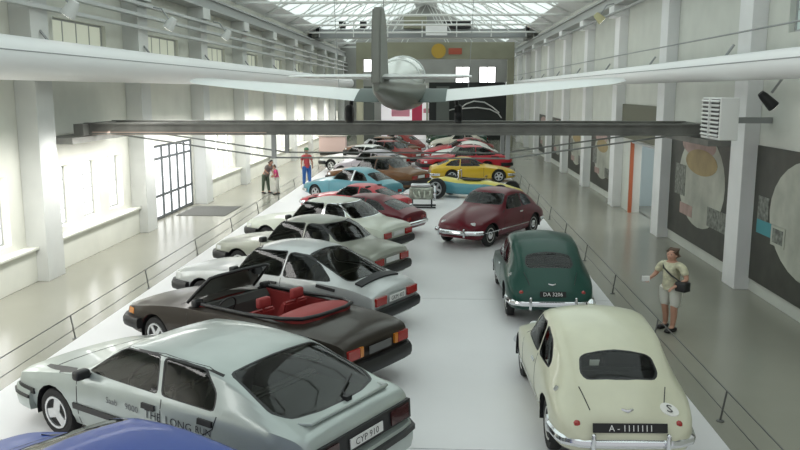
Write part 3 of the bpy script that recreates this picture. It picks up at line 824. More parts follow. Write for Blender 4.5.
# end wall with portal, windows
ew = wall_with_holes_end = nb()
EW = [(-7.2,-5.6,6.0,7.6),(-5.2,-3.9,4.6,7.6),(1.4,2.8,4.6,6.4),(3.6,5.2,4.6,6.4)]
xs = sorted({XL-.35,XR+.35}|{e[0] for e in EW}|{e[1] for e in EW}); zs = sorted({0,ZE}|{e[2] for e in EW}|{e[3] for e in EW})
for a,b in zip(xs,xs[1:]):
    for c,d in zip(zs,zs[1:]):
        if not any(e[0]<=a and b<=e[1] and e[2]<=c and d<=e[3] for e in EW): box(ew,(a,YE,c),(b,YE+.3,d))
prism(ew, [(XL-.35,ZE),(XR+.35,ZE),(XC,ZR+.1)], 'y', YE, YE+.3)
structure('wall_back', ew, mat('end_wall_grey',(.36,.36,.34),.8,noise=.1,nscale=.5))
for e in EW:
    wn[0] += 1; bm = nb()
    for x in (e[0],(e[0]+e[1])/2-.04,e[1]-.08): box(bm,(x,YE+.08,e[2]),(x+.08,YE+.16,e[3]))
    w = structure('window_%d' % wn[0], bm, FRAMEB)
    obj('pane', box(nb(), (e[0],YE+.1,e[2]),(e[1],YE+.14,e[3])), DAY, w)

# left glass doors
ya,yb,za,zb = DOORL
bm = nb(); X = XL-.1
for y in [ya+(yb-ya)*i/6 for i in range(7)]: box(bm, (X-.05,y-.05,0),(X+.06,y+.05,zb))
for z in (.02,.75,2.0,zb-.09): box(bm, (X-.045,ya,z),(X+.05,yb,z+.08))
d = structure('door_1', bm, FRAMEB)
obj('pane', box(nb(), (X-.012,ya,.05),(X+.012,yb,zb)), mat('door_glass_day',(.7,.72,.72),.2,emit=(.95,.97,1),estr=1.3), d)
for s in (1,2,4,5):
    y = ya+(yb-ya)*s/6
    obj('handle', tube(nb(), [(X+.12,y+.1,.9),(X+.12,y+.1,1.3)], .015, 6), CHROME, d)
tag(obj('door_mat', box(nb(), (-9.1,27.0,0),(-7.4,29.3,.015)), mat('mat_grey',(.13,.13,.12),.95,noise=.2,nscale=40)), 'flat dark grey entrance mat in front of the glass doors', 'mat')
# right doorway
ya,yb,za,zb = DOORR
bm = nb(); box(bm, (XR-.06,yb-.10,0),(XR+.06,yb,zb))
d2 = structure('door_2', bm, mat('orange_red_frame',(.45,.12,.05),.5))
obj('jamb', box(nb(), (XR-.04,ya,0),(XR+.08,ya+.10,zb)), FRAMEW, d2); obj('head', box(nb(), (XR-.04,ya+.10,zb-.08),(XR+.08,yb-.10,zb)), FRAMEW, d2)
obj('leaf', box(nb(), (XR+.36,ya-.75,.02),(XR+.42,ya+.1,zb-.1)), mat('pale_blue_leaf',(.55,.65,.68),.5), d2)
bxo('room_wall', (XR+.35,yb+1.6,0),(XR+2.3,yb+1.7,3), mat('room_pale',(.62,.72,.74),.7), d2)
bxo('room_wall', (XR+2.2,ya-2,0),(XR+2.3,yb+1.6,3), mat('room_pale',(.62,.72,.74),.7), d2)
bxo('room_floor', (XR+.35,ya-2,-.05),(XR+2.2,yb+1.6,0), FLOORM, d2)
tag(obj('fascia_board', box(nb(), (XR-.10,bays[3][0]+.05,2.6),(XR-.02,bays[3][1]-.05,3.8)), mat('olive_board',(.13,.13,.09),.6)), 'olive brown board over the orange framed doorway', 'fascia board')

# ------------------------------------------------------------------ ducts, crane, girder
DUCT = mat('duct_white', (.90,.90,.90), .45)
def duct(x, z, r, y0, y1, label):
    d = empty('ventilation_duct', (x,(y0+y1)/2,z), 0, label, 'air duct', None)
    L = (y1-y0)/2
    obj('tube', lathe(nb(), [(r*.9,-L),(r,-L+.05),(r,L-.05),(r*.9,L)], 32, 'y'), DUCT, d, 40)
    sd = -1 if x < 0 else 1
    bm = nb(); tube(bm, [(-sd*r*.97,-L,r*.27),(-sd*r*.97,L,r*.27)], .012, 6)
    obj('seam', bm, mat('duct_seam',(.35,.35,.36),.5), d)
    for y in PY:
        if y0 < y < y1: obj('bracket', tube(nb(), [(sd*r*.6,y-(y0+y1)/2,r*.7),(sd*(r+.12),y-(y0+y1)/2,r+.25)], .03, 6), GREYST, d)
duct(-8.30, EYE+.62, .43, YN, 74, 'thick round white air duct along the left wall')
duct(5.86, EYE+.44, .26, YN, 74, 'slimmer round white air duct along the right wall')

r = empty('trussed_crane_bridge', (-1.20,19.5,3.37), 0, 'dark grey trussed bridge spanning the hall above the cars', 'crane bridge')
for yy in (-.15,1.55):
    bm = box(nb(), (-7.5,yy,-.13),(7.5,yy+.10,.13)); 
    box(bm, (-7.5,yy-.06,.10),(7.5,yy+.16,.14)); box(bm, (-7.5,yy-.06,-.14),(7.5,yy+.16,-.10))
    obj('girder', bm, DARKST, r)
    for s in (1,-1): obj('queen_post', box(nb(), (s*2.84-.05,yy,-.72),(s*2.84+.05,yy+.1,-.12)), GREYST, r)
    obj('tension_rod', tube(nb(), [(-7.0,yy+.05,-.1),(-2.84,yy+.05,-.70),(2.84,yy+.05,-.70),(7.0,yy+.05,-.1)], .022, 6), mat('rod_grey',(.22,.23,.22),.5), r)
obj('underside_strip', box(nb(), (-7.3,-.2,-.15),(-3.0,-.14,-.08)), mat('pale_rust',(.5,.36,.3),.6), r)
for s in (1,-1): obj('end_carriage', box(nb(), (s*7.5-.12,-.5,-.16),(s*7.5+.12,2.1,.12)), DARKST, r)
tag(obj('runway_ledge', box(nb(), (XL+.01,PY[1]+.42,3.06),(XL+.85,22.0,3.2)), DARKST), 'dark steel ledge on the left wall under the trussed bridge end', 'rail')
tag(obj('runway_ledge', box(nb(), (XR-.8,PY[1]+.42,3.06),(XR-.11,22.0,3.2)), DARKST), 'dark steel ledge on the right wall under the trussed bridge end', 'rail')

# far travelling crane with railed walkway
cr = empty('overhead_crane', (XC,58.5,7.8), 0, 'grey travelling crane with white railing below the roof', 'crane')
obj('bridge', box(nb(), (-7.7,-.5,.2),(7.7,.5,.75)), mat('crane_grey',(.36,.37,.37),.5), cr)
bm = nb()
obj('walkway', box(nb(), (-7.6,-1.3,.1),(7.6,-.5,.18)), GREYST, cr)
for k in range(7):
    x = -7.2+2.4*k; obj('rail_post', tube(nb(), [(x,-1.3,.15),(x,-1.3,1.25)], .04, 6), STEELW, cr)
obj('handrail', tube(nb(), [(-7.5,-1.3,1.25),(7.5,-1.3,1.25)], .045, 6), STEELW, cr)
for s in (1,-1): obj('end_truck', box(nb(), (s*7.5-.22,-1.3,0),(s*7.5+.22,1.3,.5)), DARKST, cr); 
for s in (1,-1): obj('buffer', box(nb(), (s*7.3-.12,-1.4,.4),(s*7.3+.12,-.9,1.8)), BLACK, cr)
obj('hoist', box(nb(), (1.5,-.9,.75),(3.4,.3,1.3),0,.05), BLACK, cr)
obj('hoist', box(nb(), (-1.3,-.9,.75),(.3,.3,1.6),0,.05), OLIVE, cr)
for a in (-5.9,-4.4): obj('motor', box(nb(), (a,-.8,.8),(a+.45,-.2,1.3),0,.05), BLACK, cr)
obj('sign', box(nb(), (.25,-1.36,.25),(1.75,-1.32,.95)), mat('sign_white',(.85,.85,.85),.5), cr)
# olive portal frame below it
pf = empty('portal_frame', (XC,62,0), 0, 'olive portal frame with a crest under the far crane', 'portal frame')
obj('lintel', box(nb(), (-5.1,-.25,6.6),(6.85,.25,7.85),0,.02), OLIVE, pf)
for x in (-5.1,6.35): obj('post', box(nb(), (x,-.25,0),(x+.5,.25,6.65)), OLIVE, pf)
obj('crest', lathe(nb(), [(.55,-.34),(.55,-.25)], 20, 'y', 0, (1.15,0,7.2)), mat('crest_gold',(.55,.36,.06),.5), pf)
obj('crest', box(nb(), (1.9,-.32,6.95),(2.9,-.26,7.4)), mat('crest_red',(.45,.10,.06),.5), pf)

# ------------------------------------------------------------------ light aircraft hung in the hall
ac = empty('light_aircraft', (-.92,19.6,0), math.radians(-2.2), 'pale single-engined aircraft hanging tail first below the roof', 'aircraft')
ACW = mat('aircraft_white',(.78,.80,.79),.35,coat=.3); ACG = mat('aircraft_grey',(.17,.18,.15),.4,coat=.2); ACD = mat('aircraft_dark',(.07,.10,.09),.5)
def ell(bm, secs, n=20):
    R = []
    for y, zc, rx, rz in secs: R.append([bm.verts.new((rx*math.cos(2*PI*k/n), y, zc+rz*math.sin(2*PI*k/n))) for k in range(n)])
    for A, B in zip(R,R[1:]):
        for k in range(n): bm.faces.new([A[k],A[(k+1)%n],B[(k+1)%n],B[k]])
    bm.faces.new(R[0]); bm.faces.new(R[-1]); return bm
obj('fuselage', ell(nb(), [(-5.35,4.36,.05,.09),(-4.6,4.34,.16,.20),(-3.2,4.32,.30,.30),(-1.8,4.28,.45,.38),(-.6,4.26,.55,.44),(.6,4.26,.58,.46),(1.8,4.26,.55,.46),(2.7,4.26,.48,.42),(3.1,4.26,.3,.28)]), ACG, ac, 50)
obj('canopy', ell(nb(), [(-1.7,4.55,.1,.08),(-1.3,4.58,.40,.28),(-.6,4.62,.52,.45),(.3,4.62,.54,.48),(1.0,4.58,.50,.40),(1.5,4.5,.35,.2)]), mat('canopy_pale',(.74,.76,.72),.2,coat=.5), ac, 50)
bm = nb()
for y in (-.9,.2,.95):
    s = {-.9:(4.6,.475,.39),.2:(4.62,.545,.485),.95:(4.58,.51,.41)}[y]
    obj('canopy_frame', tube(nb(), [(s[1]*math.cos(a)*1.01, y, s[0]+s[2]*math.sin(a)*1.01) for a in [PI*k/12 for k in range(13)]], .02, 6), ACW, ac, 50)
def airfoil(c, t, n=7):
    up = []; lo = []
    for k in range(n+1):
        x = (1-math.cos(PI*k/n))/2; th = 5*t*c*(.2969*math.sqrt(x)-.126*x-.3516*x*x+.2843*x**3-.1015*x**4)
        up.append((x*c,th*1.2)); lo.append((x*c,-th*.7))
    return up[::-1]+lo[1:]
def wing(name, secs, m, s):
    bm = nb(); R = []
    for x, yl, z, c, t, inc in secs:
        P = []
        for a, b in airfoil(c, t):
            P.append(bm.verts.new((s*x, yl-a*math.cos(inc), z+b-a*math.sin(inc))))
        R.append(P)
    n = len(R[0])
    for A,B in zip(R,R[1:]):
        for k in range(n): bm.faces.new([A[k],A[(k+1)%n],B[(k+1)%n],B[k]])
    bm.faces.new(R[0]); bm.faces.new(R[-1])
    return obj(name, bm, m, ac, 50)
inc = math.radians(6)
for s in (1,-1):
    wing('wing', [(.45,1.0,4.18,1.7,.16,inc),(.9,1.0,4.20,1.65,.15,inc),(3,.9,4.38,1.4,.14,inc),(5.0,.8,4.55,1.05,.12,inc),(5.3,.6,4.57,.6,.10,inc)], ACW, s)
    wing('wing_root_fillet', [(.42,.9,4.20,1.65,.20,inc),(.72,1.02,4.20,1.74,.175,inc),(1.08,1.03,4.215,1.74,.165,inc)], ACD, s)
    wing('tailplane', [(.05,-4.2,4.53,.95,.12,0),(1.4,-4.3,4.54,.75,.11,0),(1.68,-4.45,4.54,.5,.09,0)], ACW, s)
    bm = nb(); tube(bm, [(s*1.3,.6,4.12),(s*1.35,.55,3.8),(s*1.35,.5,3.72)], .05, 8); lathe(bm, [(.1,-.09),(.2,-.09),(.24,-.05),(.24,.05),(.2,.09),(.1,.09)], 16, 'x', 0, (s*1.36,.5,3.70))
    obj('landing_gear', bm, BLACK, ac, 50)
bm = prism(nb(), [(-3.9,4.4),(-4.4,5.60),(-4.75,5.78),(-5.15,5.74),(-5.3,5.4),(-5.4,4.4)], 'x', -.085, .085)
bmesh.ops.bevel(bm, geom=list(bm.edges), offset=.03, segments=2, affect='EDGES')
obj('fin', bm, mat('fin_olive_grey',(.20,.205,.18),.5), ac, 50)
lathe(bm := nb(), [(.2,3.05),(.17,3.35),(.02,3.5)], 14, 'y', 0, (0,0,4.26)); obj('spinner', bm, ACW, ac, 50)
bm = nb(); box(bm, (-.95,3.15,4.19),(.95,3.2,4.33),0,.02); obj('propeller', bm, BLACK, ac)
for nm, p in (('a',(-1.6,.4,4.35)),('b',(1.6,.4,4.35)),('c',(0,-4.1,4.5))):
    obj('hanging_wire', tube(nb(), [p,(p[0]*1.2,p[1],slope_pt(p[0]*1.2-1.05))], .008, 5), GREYST, ac)

# ------------------------------------------------------------------ heater unit on the right
h = empty('fan_heater', (5.42,16.45,3.33), 0, 'white louvred fan heater box high on the right pillar', 'heater')
CAS = mat('heater_white',(.80,.80,.78),.45)
obj('casing', box(nb(), (0,-.55,0),(.36,.55,.82),0,.015), CAS, h)
bm = nb()
obj('grille_opening', box(nb(), (-.006,-.5,.05),(.004,.5,.79)), BLACK, h)
for k in range(9):
    M = Matrix.Translation((-.02,0,.09+.083*k)) @ Matrix.Rotation(math.radians(-35),4,'Y')
    obj('louvre_slat', box(nb(), (-.022,-.5,-.012),(.022,.5,.012),0,0,M), CAS, h)
obj('louvre_divider', box(nb(), (-.05,-.02,.04),(.0,.02,.8)), CAS, h)
obj('wall_bracket', box(nb(), (.36,.3,.3),(1.34,.42,.42)), GREYST, h)

# ------------------------------------------------------------------ lamps
def spot(x, y, z, label, m=None, tilt=.6, s=1, r=.16):
    o = empty('spotlight', (x,y,z), 0, label, 'spotlight', None)
    M = Matrix.Rotation(s*tilt, 4, 'Y')
    bm = lathe(nb(), [(r*.55,.28),(r*.75,.2),(r,-.05),(r*1.02,-.08)], 16, 'z'); bmesh.ops.transform(bm, matrix=M, verts=bm.verts)
    obj('lamp_housing', bm, m or STEELW, o, 50)
    bm = lathe(nb(), [(r*.92,-.075),(r*.9,-.085)], 16, 'z'); bmesh.ops.transform(bm, matrix=M, verts=bm.verts)
    obj('lens', bm, mat('lamp_lens',(.9,.9,.85),.2,emit=(1,.95,.85),estr=4), o)
    obj('mounting_arm', tube(nb(), [(0,0,.2),(-s*.2,0,.5),(-s*.45,0,.55)], .025, 6), GREYST, o)
spot(-8.0, 17.4, 5.95, 'white floodlight above the duct by the nearest left pillar', s=1)
spot(-8.0, 23.9, 6.15, 'white floodlight above the duct by the second left pillar', s=1)
spot(-8.0, 30.2, 6.25, 'white floodlight above the duct by the third left pillar', s=1)
spot(6.12, 15.3, 4.05, 'small black spotlight on the right wall beside the heater', BLACK, .8, -1, .11)
spot(5.75, 29.9, 6.8, 'yellowish floodlight high on the third right pillar', mat('lamp_yellow',(.55,.52,.3),.5), .8, -1)

# ------------------------------------------------------------------ barriers
def barrier(x, ys, label, lean):
    f = empty('barrier', (x,ys[0],0), 0, label, 'barrier', None)
    PM = mat('barrier_grey',(.16,.16,.155),.5,.4)
    for y in ys:
        bm = nb(); tube(bm, [(0,y-ys[0],.02),(lean,y-ys[0],.42)], .013, 6); lathe(bm, [(.05,0),(.05,.012),(.015,.02)], 10, 'z', 0, (0,y-ys[0],0))
        bmesh.ops.remove_doubles(bm, verts=bm.verts, dist=1e-4)
        obj('post', bm, PM, f)
    obj('rail', tube(nb(), [(lean,ys[0]-1.5-ys[0],.42),(lean,ys[-1]-ys[0]+1.5,.42)], .009, 6), PM, f)
    obj('rail', tube(nb(), [(lean*.4,-1.5,.16),(lean*.4,ys[-1]-ys[0]+1.5,.16)], .007, 6), PM, f)
barrier(3.72, [6.8+3.35*k for k in range(12)], 'thin low barrier of posts and rail along the right aisle', .06)
barrier(-6.35, [6.0+3.6*k for k in range(12)], 'thin low barrier of posts and rail along the left aisle', -.06)

# ------------------------------------------------------------------ wall panels on the right
BRD = mat('panel_dark',(.042,.043,.034),.45,noise=.25,nscale=2.5); DISC = mat('panel_pale',(.42,.43,.37),.5,noise=.25,nscale=1.2)
PINK = mat('panel_pink',(.40,.27,.24),.5,noise=.2,nscale=3); TEAL = mat('panel_teal',(.05,.28,.32),.4); OCH = mat('panel_ochre',(.34,.25,.11),.5,noise=.2,nscale=2); PHO = mat('panel_photo',(.16,.17,.15),.4,noise=.8,nscale=9)
def panel(y0, y1, z1, label, full=True, X=None):
    X = XR-.05
    p = empty('wall_panel', (X,(y0+y1)/2,.28), 0, label, 'wall panel', 'printed panels between the right pillars')
    w = (y1-y0)/2; H = z1-.28
    obj('board', box(nb(), (0,-w,0),(.05,w,H),0,.008), BRD, p)
    def el(cy, cz, ry, rz, m, nm, d):
        bm = nb(); prism(bm, [(cy+ry*math.cos(2*PI*k/28), cz+rz*math.sin(2*PI*k/28)) for k in range(28)], 'x', -d, .004); obj(nm, bm, m, p)
    def rc(cy, cz, ry, rz, m, nm, d): obj(nm, box(nb(), (-d,cy-ry,cz-rz),(.004,cy+ry,cz+rz)), m, p)
    el(0, H*.56, w*.68, H*.40, DISC, 'pale_disc', .004)
    if full:
        el(.1*w, H*.86, w*.5, H*.10, PINK, 'pink_print', .007); el(.0, H*.72, w*.46, H*.11, OCH, 'ochre_print', .010)
        rc(.62*w, H*.52, w*.17, H*.14, PHO, 'photo_print', .012); rc(.38*w, H*.27, w*.2, H*.05, PINK, 'pink_print', .012)
        rc(-.55*w, H*.30, w*.28, H*.08, PHO, 'photo_print', .012); rc(-.9*w, H*.47, w*.08, H*.07, TEAL, 'teal_print', .014)
    else:
        rc(.80*w, H*.55, w*.1, H*.09, PHO, 'photo_print', .012); rc(.68*w, H*.42, w*.22, H*.05, TEAL, 'teal_print', .014)
        rc(.5*w, H*.40, w*.12, H*.07, DISC, 'photo_print', .016); rc(.5*w, H*.40, w*.09, H*.05, PHO, 'photo_print', .018)
b = bays
panel(b[1][0]+.05, b[1][1]-.05, 3.15, 'dark printed panel with pale disc, nearest the camera on the right', False)
panel(b[2][0]+.05, b[2][1]-.05, 3.3, 'dark panel with pink and ochre prints, behind the person')
panel(b[4][0]+.3, b[4][1]-.3, 2.7, 'dark printed panel just beyond the orange framed doorway')
panel(b[5][0]+.3, b[5][1]-.3, 2.7, 'dark printed panel, second beyond the orange doorway')
panel(b[6][0]+.3, b[6][1]-.3, 2.7, 'dark printed panel, third beyond the orange doorway')
panel(b[7][0]+.3, b[7][1]-.3, 2.7, 'dark printed panel, fourth beyond the orange doorway')
# far displays
bd = empty('backdrop_wall', (2.75,70.5,0), 0, 'black backdrop with a pale car outline at the far end', 'backdrop')
obj('board', box(nb(), (-3.7,0,0),(3.4,.2,4.95)), mat('backdrop_black',(.012,.014,.013),.5), bd)
P1 = [(-2.5,2.1),(-2.3,2.45),(-1.6,2.65),(-.4,2.75),(.5,2.8),(1.6,2.65),(2.3,2.3),(2.6,1.9)]; P2 = [(-1.0,2.7),(-.5,3.1),(.2,3.35),(1.1,3.25),(1.8,2.85),(2.4,2.35)]
NE = mat('pale_outline',(.6,.6,.58),.4)
for P in (P1,P2): obj('outline_tube', tube(nb(), [(a,-.06,z) for a,z in P], .06, 6), NE, bd)
obj('side_post', box(nb(), (-3.95,-.1,0),(-3.75,.2,4.9)), mat('pale_post',(.45,.45,.38),.6), bd)
po = empty('exhibition_poster', (-2.75,71,0), 0, 'white exhibition poster with red shapes at the far end', 'poster')
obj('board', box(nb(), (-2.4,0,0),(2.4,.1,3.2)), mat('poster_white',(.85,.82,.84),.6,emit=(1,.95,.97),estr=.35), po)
RD = mat('poster_red',(.55,.04,.10),.5); PK = mat('poster_pink',(.75,.30,.38),.5)
obj('print', box(nb(), (.3,-.02,1.5),(1.2,.01,3.1)), RD, po); obj('print', box(nb(), (-1.5,-.015,2.0),(.1,.01,2.8)), PK, po); obj('print', box(nb(), (1.3,-.015,2.3),(2.3,.01,2.7)), PK, po)
for x, hh, label in ((-6.2,4.6,'dark display screen left of the far white poster'),(.25,4.6,'grey display screen right of the far white poster')):
    tag(obj('partition_screen', box(nb(), (x-.55,69.5,0),(x+.55,69.7,hh)), mat('screen_dark',(.10,.11,.10),.6)), label, 'screen')

# ------------------------------------------------------------------ the cars
silver = paint('silver',(.42,.47,.45),.3); choc = paint('dark_brown',(.040,.032,.026),.3); grey = paint('silver_grey',(.50,.52,.52),.4)
olive = paint('grey_green',(.34,.35,.30),.3); pale = paint('pale_cream',(.72,.76,.66)); maroon = paint('maroon',(.14,.012,.022)); cream = paint('ivory',(.66,.66,.50))
green = paint('bottle_green',(.012,.060,.045)); teal = paint('teal',(.10,.30,.36)); blue = mat('paint_blue',(.012,.055,.30),.35,0,.08,spec=.2); red = paint('red',(.48,.02,.035)); yellow = paint('yellow',(.62,.40,.02))
GL, GR = 'cars parked at an angle in the left row', 'cars in the right row on the platform'
h9 = hatch9000(-2.90, 9.05, 149, silver, 'hatchback_car', 'silver five-door hatchback with lettering on its doors', GL)
h9.scale = (1.05,1.08,.965)
convertible(-2.80, 12.0, 147, choc, 'convertible_car', 'dark brown convertible with open top and red interior', GL)
sedanlike('900', -2.78, 14.62, 151, grey, 'hatchback_car', 'silver grey three-door hatchback beside the open convertible', GL, plate_txt='GKM 402')
sedanlike('99', -2.92, 17.6, 152, olive, 'saloon_car', 'grey two-door saloon behind the silver three-door hatchback', GL)
sedanlike('99', -2.95, 20.75, 152, pale, 'saloon_car', 'pale cream two-door saloon between the grey and maroon cars', GL, cm=CHROME, style='cap')
sports(-2.45, 23.9, 151, maroon, 'sports_car', 'low maroon coupe in the left row behind the cream saloon', GL, .97, None, 1.05)
hatch9000(-2.72, 5.84, 149, blue, 'hatchback_car', 'bright blue car cut off at the bottom left corner', GL, False, 1.34)
beetleback(2.0, 10.2, 92, cream, 'vintage_car', 'ivory teardrop saloon with chrome bumper and oval sticker', GR, ptxt='A - 1111111', sticker=True)
beetleback(2.0, 15.9, 91, green, 'vintage_car', 'dark green teardrop saloon parked ahead of the ivory one', GR, ptxt='DA 3206')
beetleback(1.5, 22.8, 236, maroon, 'vintage_car', 'maroon teardrop saloon facing left with reflecting windscreen', GR, plated=False)

# ------------------------------------------------------------------ the far half of the hall
brown = paint('brown',(.16,.075,.03)); lilac = paint('lilac_grey',(.36,.33,.36)); white = paint('white',(.72,.72,.68)); dkgreen = paint('dark_green',(.015,.05,.03)); rust = paint('rust_red',(.22,.03,.025)); beige = paint('beige',(.62,.58,.48))
GF = 'cars at the far end of the platform'
sports(-2.9, 27.0, 150, red, 'sports_car', 'low red sports car between the maroon coupe and the teal coupe', GF, .92)
sports(-3.35, 30.2, 143, teal, 'sports_car', 'teal coupe with white door pillar stripe in the left row', GF, 1.14, mat('stripe_white',(.8,.85,.85),.4), 1.06)
sedanlike('99', -2.65, 34.0, 150, brown, 'saloon_car', 'brown saloon behind the teal coupe', GF)
beetleback(-3.2, 37.8, 150, lilac, 'vintage_car', 'lilac grey rounded car behind the brown saloon', GF, plated=False)
sedanlike('900', -3.9, 41.3, 152, white, 'hatchback_car', 'white hatchback far down the left row', GF)
sedanlike('99', -3.1, 45.0, 152, rust, 'saloon_car', 'dark red saloon behind the white hatchback', GF)
sedanlike('900', -3.5, 48.8, 152, brown, 'hatchback_car', 'brown hatchback second from the far end of the left row', GF)
beetleback(-2.9, 53.0, 152, rust, 'vintage_car', 'reddish rounded car at the far end of the left row', GF, plated=False)
sports(1.5, 37.2, 6, yellow, 'sports_car', 'bright yellow sports coupe behind the open racing car', GF, .98)
sedanlike('900', 1.25, 41.2, 192, red, 'hatchback_car', 'small red hatchback with pale bonnet behind the yellow coupe', GF)
beetleback(1.45, 44.3, 178, white, 'vintage_car', 'white rounded car between the yellow coupe and the red coupe', GF, plated=False)
sports(1.0, 48.2, 178, red, 'sports_car', 'bright red sports coupe far down the right row', GF, 1.1, None, 1.0)
sports(1.5, 51.2, 176, rust, 'sports_car', 'darker red sports coupe behind the bright red one', GF, 1.05)
beetleback(1.3, 54.8, 178, beige, 'vintage_car', 'beige rounded car behind the far red coupes', GF, plated=False)
sedanlike('99', 1.3, 59.5, 178, dkgreen, 'saloon_car', 'dark green saloon in front of the black backdrop', GF)
# open single-seater
r = place('racing_car', 'teal and yellow open single-seater racing car with black tyres', GF, 1.38, 31.2, -22)
r.scale = (1.12,1.1,1.22)
ye = paint('pale_yellow',(.66,.58,.12))
bm = nb()
R = []
for x,zb,zt,w in ((1.75,.20,.30,.10),(1.6,.16,.38,.2),(1.1,.14,.50,.28),(.5,.13,.60,.33),(.0,.13,.58,.36),(-.6,.13,.60,.36),(-1.1,.15,.66,.32),(-1.55,.2,.58,.22),(-1.75,.26,.46,.12)):
    R.append([bm.verts.new((x,w*cy,zb+(zt-zb)*q)) for cy,q in ((0,0),(.8,.02),(1,.2),(1.0,.55),(.9,.78),(.6,.95),(0,1),(-.6,.95),(-.9,.78),(-1.0,.55),(-1,.2),(-.8,.02))])
for A,B in zip(R,R[1:]):
    for k in range(12):
        f = bm.faces.new([A[k],A[(k+1)%12],B[(k+1)%12],B[k]]); f.material_index = 1 if k in (4,5,6,7) else 0
bm.faces.new(R[0]); bm.faces.new(R[-1])
obj('body', bm, [teal, ye], r, 50)
obj('cockpit_rim', tube(nb(), [(.35,0,.63),(.25,.2,.61),(-.3,.24,.61),(-.5,.1,.64),(-.5,-.1,.64),(-.3,-.24,.61),(.25,-.2,.61)], .025, 6, 0, True), BLACK, r, 60)
obj('cockpit', prism(nb(), [(.3,-.12),(.2,.19),(-.3,.22),(-.48,0),(-.3,-.22),(.2,-.19)], 'z', .585, .62), DARKIN, r)
obj('windscreen', tube(nb(), [(.36,.2,.62),(.42,.1,.72),(.44,0,.75),(.42,-.1,.72),(.36,-.2,.62)], .015, 6), CLRGL, r)
obj('roll_bar', tube(nb(), [(-.55,.18,.55),(-.55,.16,.88),(-.55,-.16,.88),(-.55,-.18,.55)], .02, 6), CHROME, r)
for x, rr, w_ in ((1.15,.28,.17),(-1.15,.33,.24)):
    for s in (1,-1):
        wheel(r, x, s*.68, rr, s, 'alloy', w_)
        obj('suspension_arm', tube(nb(), [(x,s*.25,.32),(x,s*.66,rr)], .02, 6), CHROME, r)
# engine on a stand
e = empty('display_engine', (-.62,28.7,PZ), 0, 'pale cut-away engine on a stand beside the teal coupe', 'engine')
EM = mat('engine_grey_green',(.36,.38,.32),.4,.4,noise=.5,nscale=7)
bm = nb(); 
for p in ([(-.5,-.3,.03),(.5,-.3,.03)],[(-.5,.3,.03),(.5,.3,.03)]): obj('stand_rail', tube(nb(), p, .03, 6), BLACK, e)
for x in (-.35,.35): obj('stand_leg', tube(nb(), [(x,-.3,.03),(x,0,.35),(x,.3,.03)], .025, 6), BLACK, e)
obj('block', box(nb(), (-.45,-.25,.3),(.40,.25,.72),0,.06), EM, e, 50)
obj('rocker_cover', box(nb(), (-.4,-.14,.72),(.3,.14,.85),0,.04), ALLOY, e, 50)
obj('flywheel', lathe(nb(), [(.26,.42),(.28,.44),(.28,.49),(.05,.52)], 20, 'x', 0, (0,0,.5)), CHROME, e, 40)
for k in range(4): obj('exhaust_pipe', tube(nb(), [(-.3+.2*k,-.25,.6),(-.3+.2*k,-.42,.55),(-.2+.15*k,-.48,.4)], .04, 8), EM, e, 60)
obj('gearbox', lathe(nb(), [(.2,-.45),(.16,-.56),(.1,-.66)], 14, 'x', 0, (0,0,.46)), ALLOY, e, 50)
# plants and a pink cabinet
def plant(x, y, h, label):
    o = empty('potted_plant', (x,y,0), 0, label, 'plant', None)
    obj('pot', lathe(nb(), [(.22,0),(.3,.45),(.33,.48),(.28,.5)], 16, 'z'), mat('pot_grey',(.3,.3,.28),.7), o, 40)
    bm = nb(); rnd = random.Random(int(x*10))
    for k in range(70):
        a = rnd.uniform(0,2*PI); l = rnd.uniform(.4,.9); z0 = .45+rnd.random()*(h-.9); up = rnd.uniform(-.1,.7)
        d = Vector((math.cos(a),math.sin(a),up)); s = Vector((-math.sin(a),math.cos(a),0))*.09
        c = Vector((0,0,z0)); v = [c, c+d*l*.5+s, c+d*l, c+d*l*.5-s]
        bm.faces.new([bm.verts.new(q) for q in v])
    tube(bm, [(0,0,.4),(.03,0,h-.4)], .03, 6)
    obj('foliage', bm, mat('leaf_green',(.05,.12,.04),.5,noise=.4,nscale=3), o)
plant(-6.9, 58, 2.2, 'leafy green potted plant left of the far left row')
plant(-.55, 56.5, 2.0, 'leafy green potted plant between the two far rows')
c = empty('display_cabinet', (-7.2,54,0), 0, 'pale pink display cabinet near the far left wall', 'cabinet')
obj('body', box(nb(), (-.9,-.4,.1),(.9,.4,1.2),0,.03), mat('cabinet_pink',(.7,.52,.48),.5), c); obj('plinth', box(nb(), (-.85,-.35,0),(.85,.35,.1)), BLACK, c)
obj('top', box(nb(), (-.95,-.45,1.2),(.95,.45,1.26)), mat('cabinet_top',(.4,.34,.3),.5), c)

# ------------------------------------------------------------------ people
def skin_mesh(name, verts, edges, radii, m, parent, root=0, lev=2):
    me = bpy.data.meshes.new(name); me.from_pydata(verts, edges, []); o = bpy.data.objects.new(name, me); COL.objects.link(o)
    md = o.modifiers.new('skin','SKIN'); md.use_smooth_shade = True
    sv = me.skin_vertices[0].data
    for i, q in enumerate(sv):
        q.radius = radii[i] if isinstance(radii[i], tuple) else (radii[i], radii[i]); q.use_root = (i == root)
    sb = o.modifiers.new('sub','SUBSURF'); sb.levels = lev; sb.render_levels = lev
    dg = bpy.context.evaluated_depsgraph_get(); new = bpy.data.meshes.new_from_object(o.evaluated_get(dg))
    bpy.data.objects.remove(o); bpy.data.meshes.remove(me)
    new.name = name; new.materials.clear(); new.materials.append(m)
    for p in new.polygons: p.use_smooth = True
    q = bpy.data.objects.new(name, new); link(q, parent); return q
SKIN = mat('skin',(.50,.27,.19),.55)
